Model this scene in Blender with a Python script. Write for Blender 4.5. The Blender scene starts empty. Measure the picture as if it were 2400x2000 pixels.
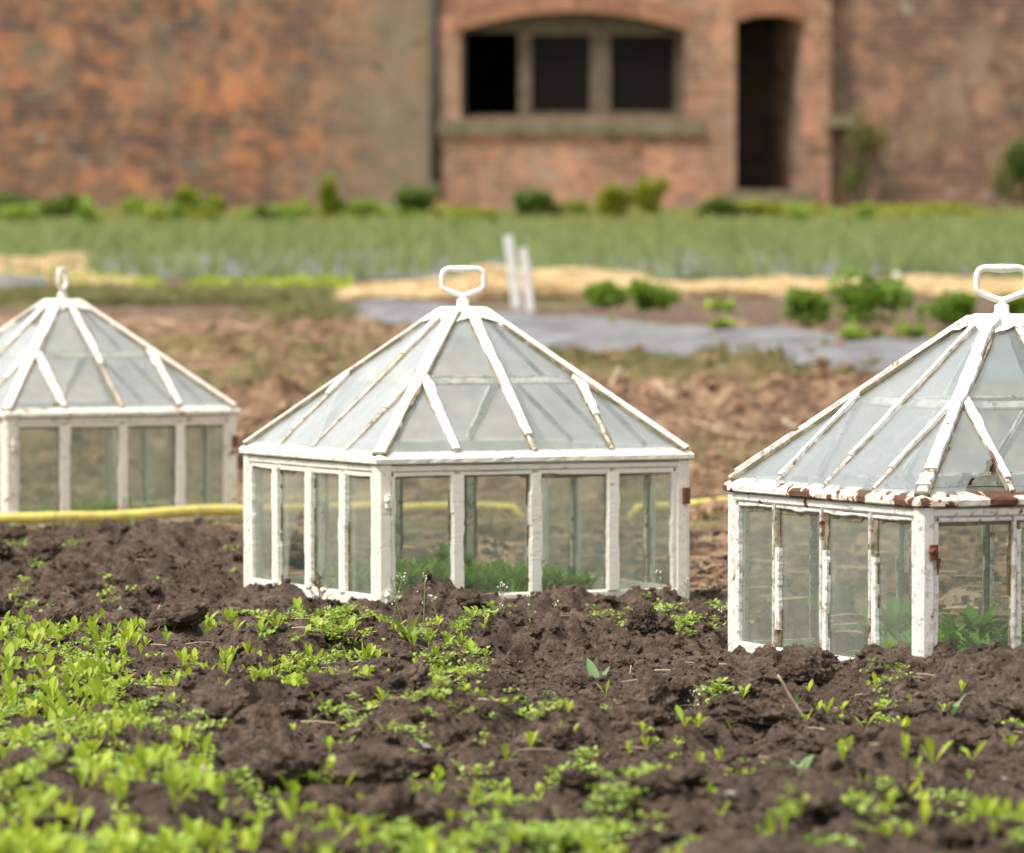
import bpy, math, random
import numpy as np
from mathutils import Vector, Matrix
R = math.radians
random.seed(7); rng = np.random.default_rng(7)
C = bpy.context.scene.collection
F = 12000.0; CH = 0.577; HOR = 640.0        # telephoto: 180 mm lens, camera 0.577 m above the bed

# ------------------------------------------------------------------ numpy noise
def _h(ix, iy, iz, s):
    n = (ix.astype(np.int64)*374761393 + iy.astype(np.int64)*668265263 + iz.astype(np.int64)*2147483647 + s*1274126177) & 0xffffffff
    n = ((n ^ (n >> 13))*1274126177) & 0xffffffff
    n = ((n ^ (n >> 16))*2246822519) & 0xffffffff
    return ((n ^ (n >> 15)) & 0xffffff)/float(0xffffff)
def pn2(x, y, s=0):
    xi = np.floor(x); yi = np.floor(y); fx = x-xi; fy = y-yi
    u = fx*fx*fx*(fx*(fx*6-15)+10); v = fy*fy*fy*(fy*(fy*6-15)+10)
    z0 = np.zeros_like(xi); r = []
    for dx in (0, 1):
        for dy in (0, 1):
            a = _h(xi+dx, yi+dy, z0, s)*2*np.pi
            r.append(np.cos(a)*(fx-dx)+np.sin(a)*(fy-dy))
    return 1.5*((r[0]*(1-u)+r[2]*u)*(1-v)+(r[1]*(1-u)+r[3]*u)*v)
def vn3(p, s=0):
    i = np.floor(p); f = p-i; f = f*f*(3-2*f); o = 0
    for dx in (0, 1):
        for dy in (0, 1):
            for dz in (0, 1):
                w = (f[:, 0] if dx else 1-f[:, 0])*(f[:, 1] if dy else 1-f[:, 1])*(f[:, 2] if dz else 1-f[:, 2])
                o = o + w*_h(i[:, 0]+dx, i[:, 1]+dy, i[:, 2]+dz, s)
    return o*2-1
def lumps(x, y, sc, s, keep=0.8):
    """rounded crumbs: union of random domes, height 0..1"""
    X = x*sc; Y = y*sc; xi = np.floor(X); yi = np.floor(Y); out = np.zeros_like(X); z0 = np.zeros_like(xi)
    for dx in (-1, 0, 1):
        for dy in (-1, 0, 1):
            cx = xi+dx; cy = yi+dy
            px = cx+_h(cx, cy, z0, s); py = cy+_h(cx, cy, z0, s+1)
            r = 0.35+0.6*_h(cx, cy, z0, s+2); on = _h(cx, cy, z0, s+3) < keep
            k = 0.6+0.8*_h(cx, cy, z0, s+4)
            d = ((X-px)**2*k+(Y-py)**2/k)/(r*r)
            out = np.maximum(out, np.where(on, r*np.sqrt(np.clip(1-d, 0, 1)), 0))
    return out

# ------------------------------------------------------------------ terrain
def sstep(a, b, t):
    t = np.clip((t-a)/(b-a), 0, 1); return t*t*(3-2*t)
def base_z(y):
    t = np.clip(y-12.6, 0, 45.5); return 0.0288*t*sstep(-0.2, 3.0, t)
def gauss(x, y, cx, cy, sx, sy): return np.exp(-((x-cx)/sx)**2-((y-cy)/sy)**2)
def height(x, y):
    z = base_z(y)
    near = 1-sstep(10.6, 11.6, y); far = sstep(12.6, 13.6, y)*(1-.6*sstep(22.5, 25.5, y))
    tilled = 0.4+0.6*near+0.9*far
    tilled = tilled*(1-0.75*sstep(23, 27, y))
    wx = x+0.03*pn2(x*7, y*7, 3); wy = y+0.03*pn2(x*7+9, y*7, 4)
    n = 0.013*pn2(x*2.3, y*1.7, 11)+0.012*pn2(x*6, y*6, 12)
    patch = np.clip(0.75+0.9*pn2(x*2.1+5, y*2.1, 15), 0.15, 1.6)
    wx = wx+.012*pn2(x*26, y*26, 5); wy = wy+.012*pn2(x*26+4, y*26, 6)
    rough = np.clip(.55+1.1*pn2(x*4.3, y*4.3, 19), .15, 1.5)
    n += patch*(0.046*lumps(wx, wy, 8.5, 21, .45) + 0.024*lumps(wx, wy, 19, 31, .5)+.034*np.abs(pn2(wx*9, wy*8, 16))+.016*np.abs(pn2(wx*21, wy*21, 17)))
    n += rough*(.014*np.abs(pn2(wx*38, wy*38, 13))-.010*np.abs(pn2(wx*27+3, wy*27, 20))+.009*np.abs(pn2(x*75, y*72, 14))+.005*pn2(x*130, y*130, 22)+.004*lumps(wx, wy, 52, 41, .5))
    n = n-0.040
    z = z+n*tilled*.88
    z += .034*gauss(x, y, .56, 6.97, .13, .11)+.030*gauss(x, y, .66, 6.85, .20, .13)+.035*gauss(x, y, .84, 6.85, .09, .12)
    for (qx, qy, th) in ((-.0882, 9.1598, R(25.5)), (.7231, 7.5618, R(24.3))):
        a = (x-qx)*math.cos(th)+(y-qy)*math.sin(th); b = -(x-qx)*math.sin(th)+(y-qy)*math.cos(th)
        d = np.maximum(np.maximum(np.abs(a), np.abs(b))-.30, 0); z = z+.016*np.exp(-(d/.09)**2)*(.85+.15*sstep(.22, .34, -b))*(np.maximum(np.abs(a), np.abs(b)) > .30)*np.clip(.6+.9*pn2(x*6, y*6, 18), 0, 1.4)
    z += .010*gauss(x, y, .26, 7.6, .18, .2)+.020*gauss(x, y, .40, 7.32, .10, .13)+.025*gauss(x, y, -.9, 10.6, .5, .3)
    z = z-.006*gauss(x, y, -.5, 9.0, .3, .3)
    return z
def axis(segs):
    out = [segs[0][0]]
    for a, b, s0, s1 in segs:
        t = a; 
        while t < b-1e-9:
            f = (t-a)/(b-a); t += s0*(1-f)+s1*f
            out.append(min(t, b))
    return np.array(out)
xr = axis([(0, 1.1, .0043, .0043), (1.1, 1.35, .0055, .0055), (1.35, 3.2, .0055, .05), (3.2, 9, .05, .5), (9, 60, .4, 8), (60, 400, 8, 80)])
xs = np.concatenate([-xr[:0:-1], xr])+0.08
ys = axis([(-30, 3, 8, .5), (3, 4.7, .4, .01), (4.7, 5.9, .0068, .0055), (5.9, 9.4, .0048, .0052), (9.4, 9.6, .0062, .0062), (9.6, 13, .0075, .015), (13, 27, .018, .05), (27, 58, .08, .3), (58, 90, .3, 5), (90, 500, 5, 80)])
GX, GY = np.meshgrid(xs, ys)
GZ = height(GX.ravel(), GY.ravel()).reshape(GX.shape)
GZ += rng.normal(0, .0013, GZ.shape)*np.where((GY > 4.7) & (GY < 12), 1., 0.)*np.clip(.7+1.2*pn2(GX*5, GY*5, 23), .2, 1.6)
def gz(x, y):
    x = np.atleast_1d(np.asarray(x, float)); y = np.atleast_1d(np.asarray(y, float))
    i = np.clip(np.searchsorted(xs, x)-1, 0, len(xs)-2); j = np.clip(np.searchsorted(ys, y)-1, 0, len(ys)-2)
    fx = (x-xs[i])/(xs[i+1]-xs[i]); fy = (y-ys[j])/(ys[j+1]-ys[j])
    return (GZ[j, i]*(1-fx)+GZ[j, i+1]*fx)*(1-fy)+(GZ[j+1, i]*(1-fx)+GZ[j+1, i+1]*fx)*fy
_DT = np.linspace(4.0, 57.5, 6000); _IT = -(HOR+F*(CH-base_z(_DT))/_DT)
def gtop(x, y, r=.009):
    x = np.atleast_1d(np.asarray(x, float)); y = np.atleast_1d(np.asarray(y, float))
    return np.maximum.reduce([gz(x+a, y+b) for a, b in ((0, 0), (r, 0), (-r, 0), (0, r), (0, -r))])
def gpt(px, py):
    """world x, y on the smooth ground of a place seen at photo coordinates (2400 x 2000)"""
    lo = float(np.interp(-py, _IT, _DT))
    return ((px-1200)/F*lo, lo)
def dpt(dx, dy): return gpt(dx*8/7, dy*8/7)     # same from coordinates on the 2100 px wide view

# ------------------------------------------------------------------ meshes
def link(name, me, mat=None, parent=None, smooth=True):
    o = bpy.data.objects.new(name, me); C.objects.link(o)
    if mat: me.materials.append(mat)
    if smooth is not None: me.shade_smooth() if smooth else me.shade_flat()
    if parent: o.parent = parent
    return o
def npmesh(name, V, Q):
    V = np.asarray(V, np.float32); Q = np.asarray(Q, np.int32); k = Q.shape[1]
    me = bpy.data.meshes.new(name); me.vertices.add(len(V)); me.vertices.foreach_set('co', V.ravel())
    me.loops.add(Q.size); me.loops.foreach_set('vertex_index', Q.ravel())
    me.polygons.add(len(Q)); me.polygons.foreach_set('loop_start', np.arange(0, Q.size, k, dtype=np.int32))
    me.update(calc_edges=True); me.validate(); return me
class MB:
    def __init__(s): s.v = []; s.f = []
    def add(s, v, f):
        n = len(s.v); s.v += [tuple(p) for p in v]; s.f += [tuple(i+n for i in q) for q in f]
    def box(s, x0, x1, y0, y1, z0, z1):
        s.add([(x, y, z) for x in (x0, x1) for y in (y0, y1) for z in (z0, z1)],
              [(0, 1, 3, 2), (4, 6, 7, 5), (0, 4, 5, 1), (2, 3, 7, 6), (0, 2, 6, 4), (1, 5, 7, 3)])
    def prism(s, pts, off):
        """closed plate: polygon pts (3-D, ordered) pushed by vector off"""
        n = len(pts); a = [Vector(p) for p in pts]; b = [p+off for p in a]
        s.add(a+b, [tuple(range(n))[::-1], tuple(range(n, 2*n))]+[(i, (i+1) % n, n+(i+1) % n, n+i) for i in range(n)])
    def beam(s, p0, p1, side, nrm, w, t, seg=1, rag=0.0, seed=0, w1=None, rnd=.25):
        """bar from p0 to p1, width w along side, thickness t outward along nrm, edges ragged"""
        p0 = Vector(p0); p1 = Vector(p1); side = Vector(side).normalized(); nrm = Vector(nrm).normalized()
        if w1 is None: w1 = w
        r = random.Random(seed); sv = []; e = [0, 0]; cur = [0, 0]
        for i in range(seg+1):
            f = i/seg; c = p0.lerp(p1, f); ww = (w*(1-f)+w1*f)/2
            for k in (0, 1):
                if rag:
                    if r.random() < .10: cur[k] = (r.random()-.6)*rag*1.5
                    e[k] = e[k]*.5+cur[k]*.5+(r.random()-.5)*rag*.22
            a = -ww+e[0]; b = ww+e[1]; ch = min(w, t)*rnd; tt = t*(1+(r.random()-.5)*(.015 if rag else 0))
            for (q, h) in ((a, 0), (a, tt-ch), (a+ch, tt), (b-ch, tt), (b, tt-ch), (b, 0)):
                sv.append(c+side*q+nrm*h)
        fs = []
        for i in range(seg):
            for k in range(6):
                fs.append((i*6+k, i*6+(k+1) % 6, (i+1)*6+(k+1) % 6, (i+1)*6+k))
        n = seg*6; fs += [tuple(range(6))[::-1], tuple(range(n, n+6))]
        s.add(sv, fs)
    def tube(s, pts, rad, closed=False, n=10):
        pts = [Vector(p) for p in pts]; m = len(pts); up = None; sv = []
        if not hasattr(rad, '__len__'): rad = [rad]*m
        for i, p in enumerate(pts):
            t = (pts[(i+1) % m]-pts[i-1]) if closed else (pts[min(i+1, m-1)]-pts[max(i-1, 0)])
            t.normalize()
            if up is None:
                up = Vector((0, 1, 0)) if abs(t.y) < .8 else Vector((0, 0, 1))
            a = t.cross(up).normalized(); up = a.cross(t).normalized()
            for k in range(n):
                q = 2*math.pi*k/n; sv.append(p+(a*math.cos(q)+up*math.sin(q))*rad[i])
        fs = []
        for i in range(m if closed else m-1):
            j = (i+1) % m
            for k in range(n): fs.append((i*n+k, i*n+(k+1) % n, j*n+(k+1) % n, j*n+k))
        if not closed: fs += [tuple(range(n))[::-1], tuple(range((m-1)*n, m*n))]
        s.add(sv, fs)
    def lathe(s, prof, c=(0, 0, 0), n=20):
        sv = [(c[0]+r*math.cos(2*math.pi*k/n), c[1]+r*math.sin(2*math.pi*k/n), c[2]+z) for r, z in prof for k in range(n)]
        fs = [(i*n+k, i*n+(k+1) % n, (i+1)*n+(k+1) % n, (i+1)*n+k) for i in range(len(prof)-1) for k in range(n)]
        m = len(prof)-1; fs += [tuple(range(n))[::-1], tuple(range(m*n, m*n+n))]
        s.add(sv, fs)
    def build(s, name, mat, parent=None, smooth=False):
        me = bpy.data.meshes.new(name); me.from_pydata(s.v, [], s.f); me.update()
        o = link(name, me, mat, parent, smooth)
        if smooth == 'auto': pass
        return o
def tag(o, label=None, cat=None, group=None, kind=None):
    if label: o['label'] = label
    if cat: o['category'] = cat
    if group: o['group'] = group
    if kind: o['kind'] = kind
    return o
def empty(name, loc, rz=0):
    o = bpy.data.objects.new(name, None); C.objects.link(o); o.location = loc; o.rotation_euler = (0, 0, rz); o.empty_display_size = .1
    return o

# ------------------------------------------------------------------ materials
class NT:
    def __init__(s, name):
        s.m = bpy.data.materials.new(name); s.m.use_nodes = True; s.t = s.m.node_tree; s.t.nodes.clear()
        s.out = s.n('ShaderNodeOutputMaterial')
    def n(s, t, **k):
        nd = s.t.nodes.new(t)
        for a, b in k.items(): setattr(nd, a, b)
        return nd
    def set(s, sock, v):
        if isinstance(v, bpy.types.NodeSocket): s.t.links.new(v, sock)
        elif v is not None:
            if isinstance(v, (tuple, list)) and sock.type == 'RGBA' and len(v) == 3: v = (*v, 1)
            sock.default_value = v
    def coord(s, kind='Object', scale=(1, 1, 1), loc=(0, 0, 0)):
        tc = s.n('ShaderNodeTexCoord'); mp = s.n('ShaderNodeMapping')
        s.t.links.new(tc.outputs[kind], mp.inputs[0]); mp.inputs['Scale'].default_value = scale; mp.inputs['Location'].default_value = loc
        return mp.outputs[0]
    def noise(s, vec, scale, detail=4, rough=.55, dist=0):
        n = s.n('ShaderNodeTexNoise'); s.set(n.inputs['Vector'], vec); n.inputs['Scale'].default_value = scale
        n.inputs['Detail'].default_value = detail; n.inputs['Roughness'].default_value = rough; n.inputs['Distortion'].default_value = dist
        return n.outputs['Fac']
    def ramp(s, fac, *stops):
        r = s.n('ShaderNodeValToRGB'); s.set(r.inputs[0], fac); e = r.color_ramp.elements
        while len(e) < len(stops): e.new(.5)
        for el, (p, c) in zip(e, stops): el.position = p; el.color = (*c, 1) if isinstance(c, tuple) else (c, c, c, 1)
        return r.outputs[0]
    def mix(s, f, a, b, mode='MIX'):
        m = s.n('ShaderNodeMix', data_type='RGBA', blend_type=mode); s.set(m.inputs[0], f); s.set(m.inputs[6], a); s.set(m.inputs[7], b)
        return m.outputs[2]
    def math(s, op, a, b=None, c=None):
        m = s.n('ShaderNodeMath', operation=op); s.set(m.inputs[0], a); s.set(m.inputs[1], b)
        if c is not None: s.set(m.inputs[2], c)
        return m.outputs[0]
    def bump(s, h, dist, strength=1, nrm=None):
        b = s.n('ShaderNodeBump'); s.set(b.inputs['Height'], h); b.inputs['Distance'].default_value = dist; b.inputs['Strength'].default_value = strength
        if nrm: s.set(b.inputs['Normal'], nrm)
        return b.outputs[0]
    def bsdf(s, col, rough=.8, nrm=None, spec=.3, **k):
        b = s.n('ShaderNodeBsdfPrincipled'); s.set(b.inputs['Base Color'], col); s.set(b.inputs['Roughness'], rough)
        b.inputs['Specular IOR Level'].default_value = spec
        if nrm: s.set(b.inputs['Normal'], nrm)
        for a, v in k.items(): s.set(b.inputs[a], v)
        return b.outputs[0]
    def mixs(s, f, a, b):
        m = s.n('ShaderNodeMixShader'); s.set(m.inputs[0], f); s.t.links.new(a, m.inputs[1]); s.t.links.new(b, m.inputs[2]); return m.outputs[0]
    def done(s, sh): s.t.links.new(sh, s.out.inputs[0]); return s.m

def soil_mat(name, attrs=True, tint=1.0, k=1.):
    N = NT(name); v = N.coord('Object', (k, k, k))
    f1 = N.noise(v, 38, 6, .65); f2 = N.noise(v, 260, 4, .7); f3 = N.noise(v, 4, 4, .6)
    fm = N.math('ADD', N.math('MULTIPLY', f1, .5), N.math('MULTIPLY', N.noise(v, 120, 5, .75), .5))
    c = N.ramp(fm, (.38, (.050*tint, .035*tint, .025*tint)), (.5, (.158*tint, .112*tint, .084*tint)), (.64, (.34*tint, .25*tint, .185*tint)))
    c = N.mix(N.ramp(f3, (.4, 0.0), (.65, .45)), c, (.125*tint, .088*tint, .07*tint))
    grit = N.ramp(N.noise(v, 420, 2, .5), (.70, 0.0), (.76, .55))
    c = N.mix(grit, c, (.26, .2, .16))
    if attrs:
        a = N.n('ShaderNodeAttribute', attribute_name='dry').outputs['Fac']
        dc = N.ramp(N.noise(v, 7, 6, .7), (.36, (.06, .034, .02)), (.46, (.23, .135, .08)), (.55, (.40, .25, .15)), (.68, (.66, .48, .30)))
        c = N.mix(a, c, dc)
        g = N.n('ShaderNodeAttribute', attribute_name='grass').outputs['Fac']
        gc = N.ramp(N.noise(v, 6, 5, .7), (.3, (.10, .12, .035)), (.5, (.19, .20, .06)), (.7, (.32, .28, .12)))
        g = N.math('MULTIPLY', g, N.ramp(N.noise(v, 11, 5, .7), (.32, 0.35), (.5, 1.0)))
        c = N.mix(g, c, gc)
    h = N.math('ADD', N.math('MULTIPLY', f2, .6), N.noise(v, 95, 6, .8))
    return N.done(N.bsdf(c, .95, N.bump(h, .014*k**0, 1.0), .10))
M_soil = soil_mat('garden_soil'); M_clod = soil_mat('clod_soil', False); M_bigclod = soil_mat('big_clod_soil', False, 1., .03)

def paint_mat(name, rust=.62, grime=.6, col=(.80, .785, .72), moss=.7, seed=0., rc=(.19, .07, .035), strength=1.):
    N = NT(name); v = N.coord('Object', loc=(seed, seed*.7, 0))
    b = N.mix(N.noise(v, 9, 3), col, tuple(c*.88 for c in col))
    gr = N.ramp(N.noise(v, 70, 6, .75), (grime, 0.0), (grime+.10, .85*strength))
    b = N.mix(gr, b, (.30, .235, .17))
    ms = N.ramp(N.noise(v, 34, 6, .7, .3), (moss, 0.0), (moss+.06, .9))
    b = N.mix(ms, b, (.13, .11, .045))
    rn = N.noise(v, 21, 5, .62, .4)
    halo = N.ramp(rn, (rust-.05, 0.0), (rust, .55)); b = N.mix(halo, b, (.50, .25, .10))
    rm = N.ramp(rn, (rust, 0.0), (rust+.012, 1.0))
    rcol = N.mix(N.noise(v, 130, 4), rc, (rc[0]*.45, rc[1]*.45, rc[2]*.5))
    b = N.mix(rm, b, rcol)
    h = N.math('SUBTRACT', N.noise(v, 120, 5, .7), N.math('MULTIPLY', rm, .8))
    h = N.math('SUBTRACT', h, N.math('MULTIPLY', gr, .5))
    return N.done(N.bsdf(b, N.mix(rm, (.5, .5, .5), (.9, .9, .9)), N.bump(h, .0016, .8), .4))
M_moss = paint_mat('moss_line', .80, .30, (.17, .15, .08), .45, 3.3)
PM = dict(  # paint and putty of each cloche
  rusty_rim=paint_mat('rusty_white_rim', .53, .555, (.74, .70, .61), .70, 3.1, (.155, .068, .038)),
  rusty_iron=paint_mat('rusty_white_iron', .63, .55, (.74, .71, .64), .68, 6.6, (.17, .075, .04)),
  rusty_bar=paint_mat('weathered_bar', .62, .50, (.66, .62, .53), .58, 1.7),
  rusty_putty=paint_mat('flaking_putty', .68, .53, (.76, .74, .68), .64, 5.1),
  handle=paint_mat('handle_paint', .72, .60, (.74, .71, .62), .70, 12.3),
  clean_iron=paint_mat('cream_iron', .70, .585, (.78, .73, .62), .62, 8.2),
  clean_bar=paint_mat('mossy_bar', .72, .50, (.60, .56, .42), .53, 2.2),
  clean_putty=paint_mat('cream_putty', .74, .595, (.79, .755, .65), .655, 4.4),
  back_iron=paint_mat('cream_iron_worn', .63, .57, (.75, .70, .59), .60, 6.2),
  back_bar=paint_mat('mossy_bar_worn', .66, .52, (.55, .50, .38), .56, 7.2),
  back_putty=paint_mat('cream_putty_worn', .65, .58, (.77, .72, .61), .66, 9.4))
M_rust = paint_mat('rust', .30, .5, (.5, .4, .3), .7, 1)
M_dark = paint_mat('blackened_iron', .2, .4, (.1, .09, .08), .7, 2, (.06, .045, .035))

def glass_mat(name, film=.30, col=(.62, .66, .64), streak=1., clear=(.86, .92, .88), green=.0):
    N = NT(name); v = N.coord('Object'); vs = N.coord('Object', (1, 1, .16))
    tr = N.n('ShaderNodeBsdfTransparent'); N.set(tr.inputs[0], clear)
    gl = N.n('ShaderNodeBsdfGlossy'); N.set(gl.inputs[0], (.95, .97, 1)); gl.inputs['Roughness'].default_value = .06
    fr = N.n('ShaderNodeFresnel'); ge = N.n('ShaderNodeNewGeometry')
    N.set(fr.inputs['IOR'], N.math('ADD', N.math('MULTIPLY', ge.outputs['Backfacing'], 1/1.5-1.5), 1.5))     # thin pane: the same reflection from either side
    N.set(fr.inputs['Normal'], N.bump(N.noise(v, 6, 2), .002, .3))
    s1 = N.mixs(fr.outputs[0], tr.outputs[0], gl.outputs[0])
    d = N.n('ShaderNodeBsdfDiffuse'); t = N.n('ShaderNodeBsdfTranslucent')
    dc = N.mix(N.noise(v, 12, 5, .7), col, tuple(c*.72 for c in col))
    N.set(d.inputs[0], dc); N.set(t.inputs[0], dc); dt = N.mixs(.5, d.outputs[0], t.outputs[0])
    k = N.math('MULTIPLY', N.ramp(N.noise(vs, 22, 5, .6), (.25, .65), (.80, 1.4)), film)
    k = N.math('ADD', k, N.math('MULTIPLY', N.ramp(N.noise(v, 8, 5, .65, .5), (.48, 0.0), (.72, 1.0)), film*.5*streak))
    lw = N.n('ShaderNodeLayerWeight'); lw.inputs[0].default_value = .5      # dust lies thicker along a grazing look
    k = N.math('MINIMUM', N.math('MULTIPLY', k, N.math('ADD', N.math('MULTIPLY', N.math('POWER', lw.outputs['Facing'], 2.5), 2.1), .70)), .9)
    return N.done(N.mixs(k, s1, dt))
G_roof = glass_mat('dusty_roof_glass', .22, (.78, .80, .80), .7, (.95, .97, .96))
G_roof_grey = glass_mat('grey_roof_glass', .20, (.60, .64, .64), 1.2, (.94, .965, .95))
G_wall = glass_mat('algae_glass', .135, (.66, .68, .60), 1.4, (.955, .975, .95))
G_wall_dirty = glass_mat('algae_glass_thick', .19, (.56, .60, .50), 1.4, (.94, .965, .93))

def leaf_mat(name, c0, c1, tr=.35, c2=None, rough=.5, sc=25):
    N = NT(name); oi = N.n('ShaderNodeObjectInfo').outputs['Random']; v = N.coord('Object')
    a = N.n('ShaderNodeAttribute', attribute_name='rnd').outputs['Fac']
    f = N.math('FRACT', N.math('ADD', oi, a))
    c = N.mix(f, c0, c1)
    if c2: c = N.mix(N.ramp(N.noise(v, sc, 3), (.52, 0.0), (.68, .9)), c, c2)
    c = N.mix(N.noise(v, sc*5, 3), c, (.5, .5, .5), 'OVERLAY') if False else c
    b = N.bsdf(c, rough, None, .3); t = N.n('ShaderNodeBsdfTranslucent'); N.set(t.inputs[0], N.mix(.35, c, (.5, .6, .06)))
    return N.done(N.mixs(tr, b, t.outputs[0]))
L_seed = leaf_mat('seedling_leaf', (.28, .39, .035), (.42, .50, .05), .38, (.22, .32, .035))
L_weed = leaf_mat('weed_leaf', (.11, .20, .03), (.20, .29, .045), .28, (.20, .11, .03), .45, 30)
L_blue = leaf_mat('glaucous_leaf', (.14, .25, .12), (.20, .30, .13), .25)
L_low = leaf_mat('chickweed_leaf', (.22, .33, .055), (.34, .42, .08), .3)
L_frame = leaf_mat('sheltered_leaf', (.10, .24, .035), (.19, .34, .05), .35)
L_bush = leaf_mat('shrub_leaf', (.055, .11, .018), (.11, .19, .03), .25)
L_yel = leaf_mat('yellow_shrub_leaf', (.20, .24, .02), (.34, .36, .03), .25)
L_onion = leaf_mat('onion_leaf', (.15, .20, .075), (.26, .31, .12), .25)
L_berry = leaf_mat('strawberry_leaf', (.09, .19, .02), (.20, .33, .04), .3)
L_olive = leaf_mat('cut_grass_leaf', (.13, .13, .05), (.27, .24, .10), .2)
L_dark = leaf_mat('dark_bush_leaf', (.035, .075, .014), (.07, .125, .024), .2)
L_verge = leaf_mat('verge_grass_leaf', (.17, .21, .05), (.33, .31, .12), .25)
L_red = leaf_mat('bronze_stem', (.07, .035, .025), (.12, .06, .045), .1)
L_stem = leaf_mat('pale_stem', (.22, .27, .09), (.30, .32, .13), .2)
def plain(name, c0, c1, sc=20, rough=.8, bd=.001, spec=.3, bs=60):
    N = NT(name); v = N.coord('Object')
    return N.done(N.bsdf(N.mix(N.ramp(N.noise(v, sc, 5, .6), (.35, 0.0), (.65, 1.0)), c0, c1), rough, N.bump(N.noise(v, bs, 4), bd, .7), spec))
M_dryclod = plain('dry_clod_soil', (.37, .235, .15), (.11, .064, .04), 22, .95, .006, .1, 50)
M_straw = leaf_mat('straw', (.50, .34, .15), (.90, .70, .40), .15)
M_drystraw = leaf_mat('dead_stalks', (.30, .20, .12), (.55, .42, .26), .1)
M_stick = plain('bleached_stick', (.52, .43, .31), (.36, .27, .19), 60)
M_white = plain('white_petal', (.8, .8, .76), (.7, .7, .6), 60)
M_bluefl = plain('blue_petal', (.12, .16, .55), (.2, .25, .7), 60)
M_stone = plain('pale_stone', (.36, .32, .28), (.22, .19, .16), 40, .85)
M_hose = plain('yellow_hose_plastic', (.74, .62, .13), (.52, .42, .12), 14, .5, .0006, .4)
M_plastic = plain('grey_mulch_film', (.20, .198, .20), (.09, .088, .088), 3.4, .7, .04, .15, 7)
M_stake = plain('white_painted_stake', (.72, .72, .69), (.55, .54, .5), 12, .7)
M_wood = plain('weathered_wood', (.14, .105, .072), (.08, .06, .04), 9, .8)
M_sill = plain('mossy_stone_sill', (.22, .175, .115), (.12, .105, .06), 5, .9, .01)
M_pipe = plain('dark_cast_iron_pipe', (.035, .03, .024), (.06, .05, .04), 8, .6)
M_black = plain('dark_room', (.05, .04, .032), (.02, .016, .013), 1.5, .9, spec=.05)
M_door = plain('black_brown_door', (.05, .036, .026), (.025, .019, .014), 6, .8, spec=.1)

def brick_mat(name, c0, c1, c2, mortar, dirt, blot=.5, seed=0., side=False):
    N = NT(name); v = N.coord('Object', loc=(seed, 0, seed*.3)); tc = N.n('ShaderNodeTexCoord')
    sx = N.n('ShaderNodeSeparateXYZ'); N.t.links.new(tc.outputs['Object'], sx.inputs[0])
    cx = N.n('ShaderNodeCombineXYZ'); N.set(cx.inputs[0], N.math('ADD', sx.outputs[0], sx.outputs[1])); N.set(cx.inputs[1], sx.outputs[2])
    b = N.n('ShaderNodeTexBrick'); N.set(b.inputs['Vector'], cx.outputs[0]); b.inputs['Scale'].default_value = 1
    b.inputs['Brick Width'].default_value = .235; b.inputs['Row Height'].default_value = .075; b.inputs['Mortar Size'].default_value = .009
    b.inputs['Mortar Smooth'].default_value = .3; b.inputs['Bias'].default_value = -.1
    N.set(b.inputs['Color1'], (0, 0, 0)); N.set(b.inputs['Color2'], (1, 1, 1)); N.set(b.inputs['Mortar'], (.5, .5, .5))
    c = N.ramp(b.outputs['Color'], (.12, tuple(q*.55 for q in c1)), (.34, c1), (.55, c0), (.85, c2))
    c = N.mix(.5, c, N.ramp(N.noise(v, 4.2, 7, .75), (.38, tuple(q*.45 for q in c1)), (.46, c1), (.52, c0), (.60, c2)))
    c = N.mix(N.ramp(N.noise(v, 5.5, 5, .7), (.36, .8), (.62, 0.0)), c, tuple(q*.55 for q in c1))
    c = N.mix(N.ramp(N.noise(v, 1.4, 5, .7), (.50, 0.0), (.64, .8)), c, c2)
    c = N.mix(N.ramp(N.noise(v, 3.1, 5, .7, .2), (.52, 0.0), (.64, .75)), c, tuple(q*.5 for q in c1))
    c = N.mix(N.ramp(N.noise(v, 7.5, 4, .6), (.58, 0.0), (.70, .6)), c, mortar)
    if side: c = N.mix(N.math('MULTIPLY', N.ramp(N.math('ADD', N.math('MULTIPLY', sx.outputs[0], .5), N.math('ADD', N.noise(v, 1.6, 5, .6), 1.15)), (.35, 0.0), (.95, .85)), N.ramp(N.noise(v, 3.3, 4, .6), (.3, .5), (.6, 1.0))), c, (.24, .195, .13))
    c = N.mix(N.math('MULTIPLY', b.outputs['Fac'], .45), c, mortar)
    c = N.mix(N.ramp(N.noise(v, 1.3, 6, .7), (.48, 0.0), (.62, blot)), c, dirt)
    c = N.mix(N.ramp(N.noise(v, 3.2, 5, .6, .4), (.60, 0.0), (.68, .75)), c, tuple(q*.35 for q in c0))
    c = N.mix(N.ramp(N.noise(v, 4.1, 5, .6, .2), (.64, 0.0), (.70, .6)), c, (.38, .33, .26))
    h = N.math('ADD', N.math('MULTIPLY', b.outputs['Fac'], -1.), N.math('MULTIPLY', N.noise(v, 30, 4), .6))
    return N.done(N.bsdf(c, .9, N.bump(h, .012, .8), .2))
B_left = brick_mat('old_orange_brick', (.28, .125, .072), (.13, .088, .066), (.58, .225, .095), (.26, .20, .15), (.25, .195, .13), .45, 1.3, True)
B_mid = brick_mat('pinkish_brick', (.42, .205, .125), (.29, .165, .11), (.60, .28, .16), (.40, .31, .23), (.37, .255, .17), .5, 4.7)
B_right = brick_mat('brown_brick', (.26, .14, .09), (.14, .088, .065), (.42, .20, .12), (.30, .24, .18), (.29, .21, .14), .7, 9.1)
B_arch = brick_mat('red_arch_brick', (.40, .17, .09), (.34, .15, .09), (.48, .22, .12), (.33, .25, .18), (.36, .19, .11), .3, 2.1)

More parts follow.
